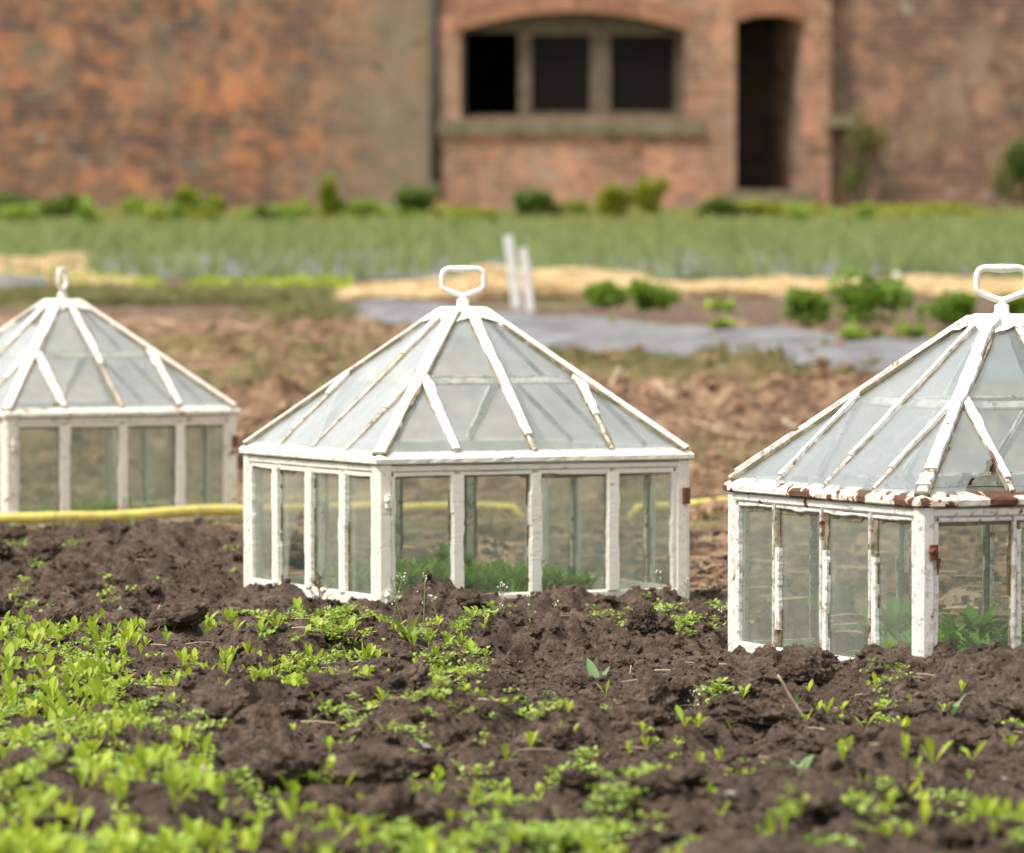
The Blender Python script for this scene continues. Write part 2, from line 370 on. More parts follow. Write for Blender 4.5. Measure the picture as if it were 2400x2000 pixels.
# ------------------------------------------------------------------ the ground sheet
def add_attr(me, name, arr):
    a = me.attributes.new(name, 'FLOAT', 'POINT'); a.data.foreach_set('value', np.asarray(arr, np.float32).ravel())
ny, nx = GX.shape
V = np.stack([GX.ravel(), GY.ravel(), GZ.ravel()], 1)
ii = np.arange(ny*nx).reshape(ny, nx)
Q = np.stack([ii[:-1, :-1].ravel(), ii[:-1, 1:].ravel(), ii[1:, 1:].ravel(), ii[1:, :-1].ravel()], 1)
me = npmesh('ground', V, Q)
x, y = V[:, 0], V[:, 1]; wob = .7*pn2(x*1.1, y*.6, 61)+.4*pn2(x*4, y*3, 62)
edge = 9.7+1.3*(1-sstep(-.75, -.42, x))-.5*sstep(.15, .35, x)-.95*sstep(.42, .6, x)
dry = sstep(0, .55, y-edge+.22*pn2(x*5, y*5, 66))*(1-.75*sstep(23.6, 25, y+.5*x+.5*wob))*np.clip(.95+.3*pn2(x*2, y*1.5, 63), 0, 1)
grass = sstep(.15, .55, pn2(x*1.9, y*1.3, 64)+.25)*sstep(10.8, 11.6, y)*(1-sstep(12.6, 13.8, y))*.9
grass = np.maximum(grass, .55*sstep(.25, .55, pn2(x*.9, y*.5, 65))*sstep(14, 16, y))
grass = np.maximum(grass, sstep(38, 41, y+wob*1.5))
grass = np.maximum(grass, .5*sstep(19.4, 20.2, y+.4*x)*(1-sstep(21.5, 22.5, y+.4*x)))
add_attr(me, 'dry', dry); add_attr(me, 'grass', grass)
tag(link('ground', me, M_soil), kind='structure')

# ------------------------------------------------------------------ cloches
HS = .3; ZE = .262; ZT = .511; SL = (ZT-ZE)/(HS-.028)        # half side, eave, top, slope
def rot4(p, k):
    a = k*math.pi/2; c, s = round(math.cos(a)), round(math.sin(a))
    return Vector((p[0]*c-p[1]*s, p[0]*s+p[1]*c, p[2]))
def wpt(k, u, z, off=0.): return rot4((u, -HS-off, z), k)                      # wall face k
def hw(z): return HS-(z-ZE)/SL
SN = Vector((0, -SL, 1)).normalized()                                          # roof normal of face 0
def rpt(k, u, z, off=0.): return rot4(Vector((u, -hw(z), z))+SN*off, k)
def cloche(name, loc, rz, pm, seed, hrot, label, gw, putty_keep, broken, full, latch=True, sunk=0.):
    r = random.Random(seed); iron, bar, putty = (PM[pm+'_iron'], PM[pm+'_bar'], PM[pm+'_putty'])
    root = empty(name, (loc[0], loc[1], -sunk), rz); tag(root, label, 'cloche', 'square glass cloches on the bed')
    up = Vector((0, 0, 1))
    fr = MB()
    for k in range(4):                                                          # rails
        u = rot4((1, 0, 0), k); n = rot4((0, -1, 0), k)
        fr.beam(wpt(k, -HS+.012, .2405, -.012), wpt(k, HS-.012, .2405, -.012), up, n, .0135, .0125, 30, .0012, seed+k)
        fr.beam(wpt(k, -HS+.012, .012, -.012), wpt(k, HS-.012, .012, -.012), up, n, .022, .0135, 20, .0012, seed+k+9)
    base = fr.build('base_frame', iron, root)
    for k in range(4):                                                          # corner posts, L section
        m = MB(); u = rot4((1, 0, 0), k); n = rot4((0, -1, 0), k); un = rot4((1, 0, 0), k-1); nn = rot4((0, -1, 0), k-1)
        c = wpt(k, -HS, 0); w = .026 if full else .022
        m.beam(c+u*(w/2)-n*.013+up*.001, c+u*(w/2)-n*.013+up*.2475, u, n, w, .0155, 40, .0007, seed+k*3)
        c2 = wpt(k-1, HS, 0)
        m.beam(c2-un*(w/2+.0005)-nn*.013+up*.0015, c2-un*(w/2+.0005)-nn*.013+up*.247, un, nn, w-.001, .0148, 40, .0007, seed+k*3+1)
        m.build('corner_post', iron, base)
        pt = MB()
        pt.beam(c+u*(w+.003)+up*.02-n*.009, c+u*(w+.003)+up*.228-n*.009, u, n, .010, .0085, 60, .0025, seed+k*5+2)
        pt.beam(c2-un*(w+.003)+up*.02-nn*.009, c2-un*(w+.003)+up*.228-nn*.009, un, nn, .010, .0085, 60, .0025, seed+k*5+4)
        pt.build('putty', putty, base)
        for j, uu in enumerate((-.15, 0, .15)):
            m = MB(); ww = .013 if full else .0062
            m.beam(wpt(k, uu, .022, -.011), wpt(k, uu, .234, -.011), u, n, ww, .0135, 24, .0006, seed+k*7+j); mu = m.build('mullion', bar, base)
            m = MB()
            if full: m.beam(wpt(k, uu, .022, -.007), wpt(k, uu, .230, -.007), u, n, .0245, .0115, 60, .0026, seed+k*11+j)
            else:
                t1 = .230-(r.random()*.075 if r.random() < .85 else 0); t0 = .022+(r.random()*.05 if r.random() < .4 else 0)
                m.beam(wpt(k, uu+.0078, t0, -.0075), wpt(k, uu+.0078, t1, -.0075), u, n, .0115, .008, 60, .0022, seed+k*11+j)
            m.build('putty', putty, mu)
            m = MB(); m.beam(wpt(k, uu+(0 if full else .004), .024, -.0075), wpt(k, uu+(0 if full else .004), .230, -.0075), u, n, .0262 if full else .0185, .003, 90, .0040, seed+k*47+j, rnd=.1); m.build('moss_line', M_moss, mu)
        m = MB(); m.beam(wpt(k, -HS+.004, .2478, -.012), wpt(k, HS-.004, .2478, -.012), up, n, .0016, .0135, 60, .0012, seed+k*41); m.build('moss_line', M_moss, base)
        m = MB(); m.beam(wpt(k, -HS+.03, .2295, -.0085), wpt(k, HS-.03, .2295, -.0085), up, n, .014, .0025, 90, .0045, seed+k*43); m.build('moss_line', M_moss, base)
        m = MB(); m.beam(wpt(k, -HS+.03, .2305, -.009), wpt(k, HS-.03, .2305, -.009), up, n, .009 if full else .007, .007, 70, .0022, seed+k*13); m.build('putty', putty, base)
    for k in range(4):                                                          # wall panes
        n = rot4((0, -1, 0), k)
        for j in range(4):
            a = -HS+.012+.0005 if j == 0 else -.3+.15*j+.001; b = HS-.0125 if j == 3 else -.15+.15*j-.001
            poly = broken.get(('w', k, j))
            if poly is None: poly = [(0, 0), (1, 0), (1, 1), (0, 1)]
            if poly == 0: continue
            m = MB(); m.prism([wpt(k, a+(b-a)*p, .014+.219*q, -.0095) for p, q in poly], n*.002)
            m.build('wall_pane', gw, root)
    # lid ----------------------------------------------------------------
    rim = MB()
    prof = [(0, .2485), (.0045, .2485), (.0068, .2505), (.0068, .2575), (.004, .2612), (-.010, .2695), (-.012, .2655), (-.012, .2485)]
    for k in range(4):
        for i in range(40):
            pass
    NSEG = 44; ring = []
    for k in range(4):
        for i in range(NSEG):
            t = i/NSEG*2-1; row = []
            for (o, z) in prof:
                h = HS+o; j = (r.random()-.5)*.0012
                row.append(rot4((t*h, -h+j, z+(r.random()-.5)*.0008), k))
            ring.append(row)
    vs = [p for row in ring for p in row]; n_ = len(ring); q_ = len(prof)
    rim.add(vs, [(i*q_+a, ((i+1) % n_)*q_+a, ((i+1) % n_)*q_+(a+1) % q_, i*q_+(a+1) % q_) for i in range(n_) for a in range(q_)])
    lid = rim.build('lid_frame', PM.get(pm+'_rim', iron), root)
    ztop = ZT-.004
    for k in range(4):
        u = rot4((1, 0, 0), k); n = rot4(SN, k); hdir = rot4(Vector((-1, -1, 2/SL*.5*SL)), k)
        p0 = rot4((-HS+.004, -HS+.004, ZE+.004), k); p1 = rot4((-hw(ztop), -hw(ztop), ztop), k)
        d = (p1-p0).normalized(); side = rot4((1, -1, 0), k).normalized(); hn = side.cross(d).normalized()
        if hn.z < 0: hn = -hn
        m = MB(); m.beam(p0-hn*.004, p1-hn*.004, side, hn, .022 if full else .016, .0105, 70, .003, seed+k*17, rnd=.16); m.build('hip_bar', putty if full else bar, lid)
        m = MB(); q = MB()
        if not full:
            a0 = .30 if k else .12
            q.beam(p0.lerp(p1, a0)+hn*.002, p1+hn*.002, side, hn, .019, .0075, 70, .0045, seed+k*17+5, rnd=.16)
            q.beam(p0.lerp(p1, .03)+hn*.002, p0.lerp(p1, a0-.03)+hn*.002, side, hn, .020, .0080, 30, .0045, seed+k*17+6, rnd=.16)
            q.build('putty', putty, lid)
        m = MB(); m.beam(p0-hn*.0035, p1-hn*.0035, side, hn, .0265 if full else .0225, .0055, 90, .0042, seed+k*31, rnd=.1); m.build('moss_line', M_moss, lid)
        for j, uu in enumerate((-.15, 0., .15)):
            z1 = ZT-.012 if j == 1 else ZE+(HS-.15)*SL-.004
            m = MB(); m.beam(rpt(k, uu, ZE+.006, -.004), rpt(k, uu, z1, -.004), u, n, .0085, .0085, 50, .0010, seed+k*19+j)
            gb = m.build('glazing_bar', bar, lid)
            lo = ZE+.008
            if full: lo = ZE+.008+(z1-ZE)*(0 if (j != 1 and r.random() < .7) else r.random()*.45)
            else: lo = ZE+.008+(z1-ZE)*r.random()*.85
            if k == 3: lo = lo*.5+z1*.5 if full else lo
            m = MB(); m.beam(rpt(k, uu+.001, lo, .001), rpt(k, uu, z1, .001), u, n, .012 if full else .010, .0068, 50, .0035, seed+k*23+j+40, w1=.022 if full else .0115, rnd=.16)
            m.build('putty', putty, gb)
            m = MB(); m.beam(rpt(k, uu, ZE+.008, .0005), rpt(k, uu, z1, .0005), u, n, .0135 if full else .0115, .0025, 80, .0040, seed+k*37+j, w1=.0235 if full else .0135, rnd=.1); m.build('moss_line', M_moss, gb)
        zc = .397; m = MB(); m.beam(rpt(k, -hw(zc)+.006, zc, -.018), rpt(k, hw(zc)-.006, zc, -.018), rot4(Vector((0, 1, SL)), k), n, .016, .006, 40, .002, seed+k*29)
        m.build('cross_bar', bar, lid)
        # roof panes
        zj = ZE+(HS-.15)*SL; zt = ZT-.006; lo = ZE+.003
        polys = [[(-hw(lo)+.006, lo), (-.1515, lo), (-.1515, zj-.005)], [(-.1485, lo), (-.001, lo), (-.001, zt), (-hw(zt)+.002, zt), (-.1485, zj-.003)]]
        polys += [[(-p, z) for p, z in reversed(q)] for q in reversed(polys)]
        for j, pl in enumerate(polys):
            pl = broken.get(('r', k, j), pl)
            m = MB(); m.prism([rpt(k, p, z, -.0005) for p, z in pl], n*.0022); m.build('roof_pane', G_roof if full else G_roof_grey, root)
    m = MB()                                                                   # cap plate following the slopes
    zs = [(.0, ZT+.006, 0), (hw(ZT-.001)*1.0, ZT+.006, 0), (hw(ZT-.004)+.004, ZT+.002, 0), (hw(ZT-.028)+.006, ZT-.025, 1)]
    ring = []
    for h, z, rg in zs[1:]:
        row = []
        for k in range(4):
            for i in range(12):
                t = i/12*2-1; dz = 0; hh = h
                if rg: d = .016*(1-abs(t))**1.0; hh = h-d/SL; dz = d+(r.random()-.5)*.003
                row.append(rot4((t*hh, -hh, z+dz), k))
        ring.append(row)
    vs = [p for row in ring for p in row]; n_ = 48
    fs = [tuple(range(n_))]+[(a*n_+i, (a+1)*n_+i, (a+1)*n_+(i+1) % n_, a*n_+(i+1) % n_) for a in range(2) for i in range(n_)]
    m.add(vs, fs); cap = m.build('cap_plate', putty if full else iron, lid)
    # handle ---------------------------------------------------------------
    m = MB(); zb = ZT+.006
    m.lathe([(.0125, 0), (.0125, .002), (.0112, .003), (.0112, .0125), (.0085, .0140), (.0068, .0150), (.0060, .0190)], (0, 0, zb), 8)
    neck = [(0, zb+.0195), (.015, zb+.0236), (.030, zb+.0292), (.0368, zb+.0332), (.0390, zb+.0390), (.0390, zb+.0490), (.0384, zb+.0570), (.0348, zb+.0638), (.0262, zb+.0672), (.012, zb+.0668), (0, zb+.0665)]
    pts = neck+[(-a, b) for a, b in reversed(neck[1:-1])]
    cl = []
    P = [Vector((a*.96, 0, b)) for a, b in pts]; nP = len(P)
    for i in range(nP):
        p0, p1, p2, p3 = P[i-1], P[i], P[(i+1) % nP], P[(i+2) % nP]
        for s in range(4):
            t = s/4; cl.append(.5*((2*p1)+(p2-p0)*t+(2*p0-5*p1+4*p2-p3)*t*t+(3*p1-p0-3*p2+p3)*t*t*t))
    rad = [.0051+.0018*max(0, 1-abs(p.x)/.028)*(1 if p.z > zb+.06 else .1) for p in cl]
    m.tube(cl, rad, True, 12)
    rm = Matrix.Rotation(hrot-rz, 4, 'Z'); m.v = [tuple(rm @ Vector(p)) for p in m.v]
    m.build('handle', PM['handle'], root, True)
    if latch:                                                                  # hook fasteners on the near corner
        for z in (.185, .022):
            m = MB(); c = wpt(0, -HS+.018, z, .002)
            m.beam(c+Vector((0, 0, -.011)), c+Vector((0, 0, .011)), (1, 0, 0), (0, -1, 0), .012, .006, 6, .001, 5)
            m.tube([c+Vector((-.004, -.006, .002)), c+Vector((-.006, -.012, .004)), c+Vector((-.012, -.013, 0))], [.004, .0035, .003], False, 8)
            m.beam(c+Vector((.006, -.001, -.032)), c+Vector((.008, -.001, -.008)), (1, 0, 0), (0, -1, 0), .001, .003, 4, 0, 5, w1=.006)
            lt = m.build('latch', M_rust if not full else iron, root)
        m = MB(); c = wpt(0, HS-.008, .185, .002); m.beam(c+Vector((0, 0, -.014)), c+Vector((0, 0, .014)), (1, 0, 0), (0, -1, 0), .013, .007, 6, .002, 8); m.build('latch', M_rust, root)
    return root
def place(fx, fy, th): return (fx+HS*(math.cos(th)-math.sin(th)), fy+HS*(math.sin(th)+math.cos(th)))
T1, T2, T3 = R(25.5), R(24.3), R(32.5)
c1 = place(-.2292, 8.76, T1); c2 = place(.5732, 7.165, T2); c3 = place(-1.1465, 11.60, T3)
bro = {('w', 3, 1): [(0, 0), (.20, 0), (.24, .22), (.30, .42), (.45, .55), (.66, .68), (1, .83), (1, .97), (0, .97)]}
cloche('glass_cloche', c1, T1, 'clean', 100, 0, 'square cream glazed cloche in the middle, moss on its bars and green seedlings inside', G_wall, 1, bro, True)
lo = ZE+.003; zj = ZE+.15*SL
bro = {('r', 0, 0): [(-hw(lo)+.006, lo), (-.232, lo), (-.205, lo+.022), (-.185, lo+.026), (-.172, lo+.036), (-.168, lo+.044), (-.1515, lo+.049), (-.1515, zj-.005)]}
cloche('glass_cloche', c2, T2, 'rusty', 200, R(4), 'nearest square cloche at the right edge, rust showing through its flaking white paint', G_wall, .7, bro, False)
hp = lambda z: hw(z)
zt = ZT-.006
bro = {('r', 3, 2): [(.001, lo), (.1485, lo), (.1485, zj-.003), (.10, ZE+(HS-.10)*SL-.012), (.045, ZE+(HS-.09)*SL), (.001, zt-.05)],
       ('r', 3, 1): [(-.1485, lo), (-.001, lo), (-.001, zt), (-hw(zt)+.002, zt), (-.10, ZE+.2*SL), (-.06, ZE+.15*SL), (-.09, ZE+.11*SL), (-.1485, zj-.003)],
       ('r', 0, 2): [(.001, lo), (.1485, lo), (.1485, zj-.003), (hw(zt)-.002, zt), (.001, zt), (.001, zt-.015), (.020, zt-.035), (.028, zt-.06), (.020, zt-.085), (.001, zt-.095)],
       ('r', 0, 0): [(-hw(lo)+.006, lo), (-.175, lo), (-.172, lo+.028), (-.1515, lo+.03), (-.1515, zj-.005)]}
cloche('glass_cloche', c3, T3, 'back', 300, R(31+50), 'farthest square cloche at the left behind the yellow hose, glass thick with algae', G_wall_dirty, 1, bro, True)

# ------------------------------------------------------------------ leaf and plant generators (numpy)
def leaf(L, W, tilt, az, curl=.5, shape='spoon', n=5, org=(0, 0, 0), fold=.25):
    """leaf blade: 3 columns x (n+1) rows"""
    vs = []; th = tilt; p = np.array([0., 0.]); prof = []
    for i in range(n+1):
        t = i/n
        if shape == 'spoon': w = (.16+.84*min(1, max(0, (t-.15)/.5))**1.3)*math.sqrt(max(0, 1-max(0, (t-.62)/.385)**2))
        elif shape == 'lance': w = math.sin(math.pi*min(1, .08+t*.92))**.9
        elif shape == 'round': w = math.sqrt(max(0, 1-(2*t-1)**2))*.98+.02
        else: w = 1-.9*t**1.5
        prof.append((p[0], p[1], w*W/2, th)); p = p+np.array([math.sin(th), math.cos(th)])*L/n; th += curl/n
    ca, sa = math.cos(az), math.sin(az)
    for (d, z, w, t) in prof:
        for s in (-1, 0, 1):
            dd = d-(fold*w*math.cos(t))*abs(s); zz = z+(fold*w*math.sin(t))*abs(s); yy = s*w
            vs.append((org[0]+dd*ca-yy*sa, org[1]+dd*sa+yy*ca, org[2]+zz))
    fs = [(i*3+c, i*3+c+1, (i+1)*3+c+1, (i+1)*3+c) for i in range(n) for c in (0, 1)]
    return np.array(vs), np.array(fs)
def cat(parts):
    V = []; Q = []; o = 0
    for v, f in parts: V.append(v); Q.append(f+o); o += len(v)
    return np.concatenate(V), np.concatenate(Q)
def stemq(p0, p1, w):
    p0 = np.array(p0, float); p1 = np.array(p1, float); d = p1-p0; a = np.cross(d, (0.3, 1, .2)); a /= np.linalg.norm(a)+1e-9; b = np.cross(d, a); b /= np.linalg.norm(b)+1e-9
    vs = []
    for p, ww in ((p0, w), (p1, w*.7)):
        for k in range(3):
            q = 2*math.pi*k/3; vs.append(p+(a*math.cos(q)+b*math.sin(q))*ww)
    return np.array(vs), np.array([(0, 1, 4, 3), (1, 2, 5, 4), (2, 0, 3, 5)])
U = random.uniform
def seedling(k=None, s=1.):
    k = k or random.choice((2, 3, 4, 4, 5, 6)); az = U(0, 6.28); ps = []
    for i in range(k):
        L = U(.015, .034)*s*(1 if i < 4 else .6); az += 6.28/k+U(-.5, .5)
        ps.append(leaf(L, L*U(.27, .38), U(.12, .75), az, U(-.2, .7), 'spoon', 6, (0, 0, -.003)))
    return cat(ps)
def rosette(s=1., k=8, shape='lance', up=.9):
    az = U(0, 6.28); ps = []
    for i in range(k):
        L = U(.025, .05)*s; az += 2.4
        ps.append(leaf(L, L*U(.20, .32), U(.2, up)+.5*(i % 2)*.8, az, U(.1, 1.0), shape, 6, (0, 0, -.002)))
    return cat(ps)
def lowweed(s=1., k=9):
    ps = []
    for i in range(k):
        a = U(0, 6.28); r = U(.001, .02)*s; L = U(.006, .013)*s
        ps.append(leaf(L, L*.75, U(.5, 1.5), U(0, 6.28), .3, 'round', 3, (r*math.cos(a), r*math.sin(a), U(.001, .012)*s)))
    return cat(ps)
def leafball(rx, ry, rz, n, L, W, shape='lance', seed=0, upright=.3, bias=.55, lobes=6):
    """crown: n leaves spread over a few uneven lobes"""
    r = random.Random(seed); ps = []; lb = []
    for i in range(lobes): lb.append((r.uniform(-.6, .6), r.uniform(-.6, .6), r.uniform(-.45, .65), r.uniform(.35, .65)))
    lb.append((0, 0, -.1, .75))
    for i in range(n):
        l = r.choice(lb)
        while True:
            a, b, c = r.uniform(-1, 1), r.uniform(-1, 1), r.uniform(-1, 1); q = math.sqrt(a*a+b*b+c*c)
            if .01 < q < 1: break
        s = l[3]*(q**(.45))/q; X, Y, Z = l[0]+a*s, l[1]+b*s, l[2]+c*s
        if Z < -.98: Z = -.98
        LL = L*r.uniform(.6, 1.25)
        ps.append(leaf(LL, W*r.uniform(.7, 1.2), r.uniform(.1, 1.9), r.uniform(0, 6.28), r.uniform(0, .8), shape, 2, (X*rx, Y*ry, (Z+1)*rz)))
    return cat(ps)
def mk(name, vq, mat, rnd=True, per=None):
    me = npmesh(name, *vq); me.materials.append(mat); me.shade_smooth()
    if per: add_attr(me, 'rnd', np.repeat(rng.random(len(vq[0])//per+1), per)[:len(vq[0])])
    return me
def inst(name, me, loc, rz=0, s=1., label=None, cat_=None, group=None, tilt=(0, 0)):
    o = bpy.data.objects.new(name, me); C.objects.link(o); o.location = loc; o.rotation_euler = (tilt[0], tilt[1], rz); o.scale = (s, s, s) if not hasattr(s, '__len__') else s
    return tag(o, label, cat_, group)
def bulk(name, protos, xs_, ys_, zs_, rz, sc, mat, label, catg, tilt=None):
    """many small things nobody could count, as one mesh"""
    Vs = []; Qs = []; Rn = []; o = 0; idx = rng.integers(0, len(protos), len(xs_))
    tx = rng.normal(0, 1, len(xs_))*(tilt or 0)
    for k, (pv, pq) in enumerate(protos):
        m = np.nonzero(idx == k)[0]
        if not len(m): continue
        c, s = np.cos(rz[m]), np.sin(rz[m]); v = pv[None]*sc[m][:, None, None]
        vx, vy, vz = v[..., 0], v[..., 1], v[..., 2]
        ct, st = np.cos(tx[m])[:, None], np.sin(tx[m])[:, None]
        vy, vz = vy*ct-vz*st, vy*st+vz*ct
        X = vx*c[:, None]-vy*s[:, None]+xs_[m][:, None]; Y = vx*s[:, None]+vy*c[:, None]+ys_[m][:, None]; Z = vz+zs_[m][:, None]
        Vs.append(np.stack([X, Y, Z], -1).reshape(-1, 3)); Qs.append((pq[None]+(np.arange(len(m))*len(pv))[:, None, None]+o).reshape(-1, pq.shape[1]))
        Rn.append(np.repeat(rng.random(len(m)), len(pv))); o += len(m)*len(pv)
    me = npmesh(name, np.concatenate(Vs), np.concatenate(Qs)); add_attr(me, 'rnd', np.concatenate(Rn))
    return tag(link(name, me, mat, None, 'soil' not in name), label, catg, kind='stuff')
def inside(x, y, c, th, m=0.):
    dx, dy = x-c[0], y-c[1]; a = dx*math.cos(th)+dy*math.sin(th); b = -dx*math.sin(th)+dy*math.cos(th)
    return np.maximum(np.abs(a), np.abs(b)) < HS+m
def in_any(x, y, m=.012): return inside(x, y, c1, T1, m) | inside(x, y, c2, T2, m) | inside(x, y, c3, T3, m)

# ------------------------------------------------------------------ soil clods
import bmesh
def clod_mesh(name, sub, seed, mat, cr=1.):
    bm = bmesh.new(); bmesh.ops.create_icosphere(bm, subdivisions=sub, radius=1)
    P = np.array([v.co[:] for v in bm.verts]); r = np.random.default_rng(seed)
    d = P*(1+.55*vn3(P*1.15+seed*3.1, 1)[:, None]+.28*vn3(P*2.6+seed, 2)[:, None])
    n = np.abs(vn3(d*4.2+seed, 3)); n2 = np.abs(vn3(d*9+seed, 4)); n3 = np.abs(vn3(d*19, 5))
    d = d+P*(cr*(.24*n-.16*np.abs(vn3(d*6+9, 7))+.17*n2+.11*n3+.035*np.abs(vn3(d*38, 6))-.07)[:, None])
    d *= np.array([1, r.uniform(.7, 1.), r.uniform(.55, .8)])
    a = r.uniform(0, 6.28); d = d @ np.array([[math.cos(a), -math.sin(a), 0], [math.sin(a), math.cos(a), 0], [0, 0, 1]])
    for v, c in zip(bm.verts, d): v.co = c
    me = bpy.data.meshes.new(name); bm.to_mesh(me); bm.free(); me.materials.append(mat); me.shade_smooth(); return me
clods = [clod_mesh('soil_clod', 6 if i < 4 else 5, i+1, M_bigclod) for i in range(10)]
def clod(dx, dy, w, label='crumbly dark brown clod lying on the loose soil', flat=1., idx=None, sink=.12):
    X, Y = dpt(dx, dy); me = clods[random.randrange(10) if idx is None else idx]
    h = w*.62
    return inst('soil_clod', me, (X, Y, float(gz(X, Y)[0])+h*flat*(.62-sink)), U(0, 6.28), (h, h, h*flat), label, 'soil clod', 'clods of dark soil on the bed', (U(-.4, .4), U(-.4, .4)))
for (dx, dy, w, lb, fl, ix) in [
  (1790, 1362, .105, 'broad overhanging clod leaning against the glass of the rusty cloche', .75, 0),
  (1330, 1345, .075, 'pointed wedge-shaped clod rising in the open soil between two cloches', 1.5, 1),
  (475, 1590, .062, 'rounded dark clod with a hollow beside the pale cane', .95, 2),
  (440, 1495, .085, 'long low clod above the dense seedlings on the left', .6, 3),
  (600, 1455, .05, 'dark upright clod left of the open soil, near small paired seedlings', 1.1, 4),
  (965, 1262, .055, 'dark round clod against the front mullions of the middle cloche', .95, 5),
  (1320, 1420, .10, 'large rough clod in front of the gap between two cloches', .8, 6),
  (1560, 1400, .10, 'rough long clod below the left corner of the rusty cloche', .6, 7),
  (2075, 1345, .09, 'steep clod at the right edge before the rusty cloche', 1.2, 8),
  (1130, 1500, .05, 'peaked dark clod standing in the middle of the open soil', 1.2, 9),
  (330, 1680, .05, 'smooth dark clod at the foot of the pale cane', .7, 2),
  (1340, 1710, .06, 'blurred dark clod at the bottom right of centre', .9, 1),
  (1320, 1500, .09, 'wide clod in the open soil right of centre', .6, 3),
  (1560, 1480, .10, 'wide flattened clod below the pale stick', .6, 0),
  (1720, 1560, .10, 'broad clod right of the pale stick', .6, 5),
  (560, 1270, .05, 'small dark clod at the left corner of the middle cloche', .8, 7)]:
    clod(dx, dy, w*.66, lb, fl, ix)
n = 0
while n < 265:
    dx, dy = U(-60, 2160), U(1120, 1790)
    X, Y = dpt(dx, dy)
    if in_any(np.array([X]), np.array([Y]), .03)[0]: continue
    if dx < 420 and dy > 1450 and random.random() < .5: continue
    w = random.choice((.018, .024, .030, .038, .046, .06)); clod(dx, dy, w, flat=U(.6, 1.)); n += 1
def ico(sub, seed):
    bm = bmesh.new(); bmesh.ops.create_icosphere(bm, subdivisions=sub, radius=1)
    P = np.array([v.co[:] for v in bm.verts]); P = P*(1+.55*vn3(P*1.6+seed*7, 1)+.38*vn3(P*3.7+seed, 2))[:, None]*np.array([1, .85, .7])
    Fc = np.array([[v.index for v in f.verts] for f in bm.faces]); bm.free(); return P, Fc
cr = [ico(3, i) for i in range(6)]; cr2 = [ico(2, i) for i in range(8)]; cr1 = [ico(1, i) for i in range(10)]
cnt = 46000; X = rng.uniform(-1.35, 1.35, cnt); Y = 4.9+6.6*rng.random(cnt)**1.1
k = (np.abs(X) < Y*.105+.22) & ~in_any(X, Y); X, Y = X[k], Y[k]; s = .0022+.0085*rng.random(len(X))**3.2
bulk('soil_crumbs', cr2, X, Y, gz(X, Y)+s*.3, rng.uniform(0, 6.28, len(X)), s, M_clod, 'loose dark soil crumbs strewn over the bed', 'soil crumbs', .5)
cnt = 80000; X = rng.uniform(-1.35, 1.35, cnt); Y = 4.9+6.2*rng.random(cnt)**1.05
k = (np.abs(X) < Y*.105+.22) & ~in_any(X, Y); X, Y = X[k], Y[k]; s = .0012+.0026*rng.random(len(X))**2
bulk('fine_soil_crumbs', cr1, X, Y, gz(X, Y)+s*.4, rng.uniform(0, 6.28, len(X)), s, M_clod, 'fine dark soil grains all over the bed', 'soil crumbs', .5)
cnt = 4200; Y = rng.uniform(12.0, 22.5, cnt); X = rng.uniform(-1, 1, cnt)*Y*.13; k = (Y+.4*X < 21.8) & ~in_any(X, Y, .05); X, Y = X[k], Y[k]
s = .005+.032*rng.random(len(X))**3.5
bulk('dry_soil_lumps', cr, X, Y, gz(X, Y)+s*.2, rng.uniform(0, 6.28, len(X)), s, M_dryclod, 'lumps of paler dry soil on the ground behind the cloches', 'soil lumps', .5)

# ------------------------------------------------------------------ seedlings
SQ = [seedling() for _ in range(30)]; SP = [mk('seedling', q, L_seed, per=21) for q in SQ]; todo = []
areas = [  # x0, x1, y0, y1 (2100 px view), count, scale, where
 (0, 130, 1285, 1345, 26, 1.1, 'bright green spoon-leaved seedling in the crowded clump at the left edge'),
 (130, 520, 1285, 1335, 50, 1., 'bright green spoon-leaved seedling in the broken row left of the middle cloche'),
 (0, 260, 1370, 1460, 70, 1.15, 'bright green spoon-leaved seedling in the crowded clump at the left edge'),
 (100, 280, 1440, 1490, 18, 1.1, 'bright green spoon-leaved seedling in the crowded clump at the left edge'),
 (330, 770, 1330, 1405, 34, .95, 'bright green spoon-leaved seedling on the bare soil below the middle cloche'),
 (500, 640, 1275, 1330, 10, .9, 'bright green spoon-leaved seedling in the broken row left of the middle cloche'),
 (-60, 240, 1500, 1640, 95, 1.0, 'blurred yellow-green seedling in the dense drift at the bottom left corner'),
 (180, 430, 1530, 1640, 60, 1.0, 'blurred yellow-green seedling in the dense drift at the bottom left corner'),
 (-60, 430, 1640, 1800, 145, 1.1, 'blurred yellow-green seedling in the dense drift at the bottom left corner'),
 (420, 780, 1680, 1800, 70, .95, 'blurred yellow-green seedling along the bottom edge'),
 (540, 720, 1560, 1640, 16, 1., 'blurred yellow-green seedling in the small clump right of the pale cane'),
 (780, 1260, 1690, 1810, 90, .8, 'blurred yellow-green seedling along the bottom edge'),
 (1260, 2100, 1690, 1810, 70, .85, 'blurred yellow-green seedling in the loose patch at the bottom right'),
 (1700, 1900, 1590, 1650, 12, .95, 'blurred yellow-green seedling in the loose patch at the bottom right'),
 (1240, 2100, 1380, 1690, 60, .7, 'small yellow-green seedling scattered over the open soil at the right'),
 (560, 1240, 1400, 1690, 75, .7, 'small yellow-green seedling scattered over the open soil in the middle'),
 (-60, 560, 1262, 1480, 215, .85, 'bright green spoon-leaved seedling in the crowded clump at the left edge'),
 (560, 1000, 1285, 1400, 120, .75, 'bright green spoon-leaved seedling on the bare soil below the middle cloche'),
 (850, 1100, 1600, 1690, 12, .85, 'small blurred green seedling on open soil near the bottom middle')]
seed_count = 0
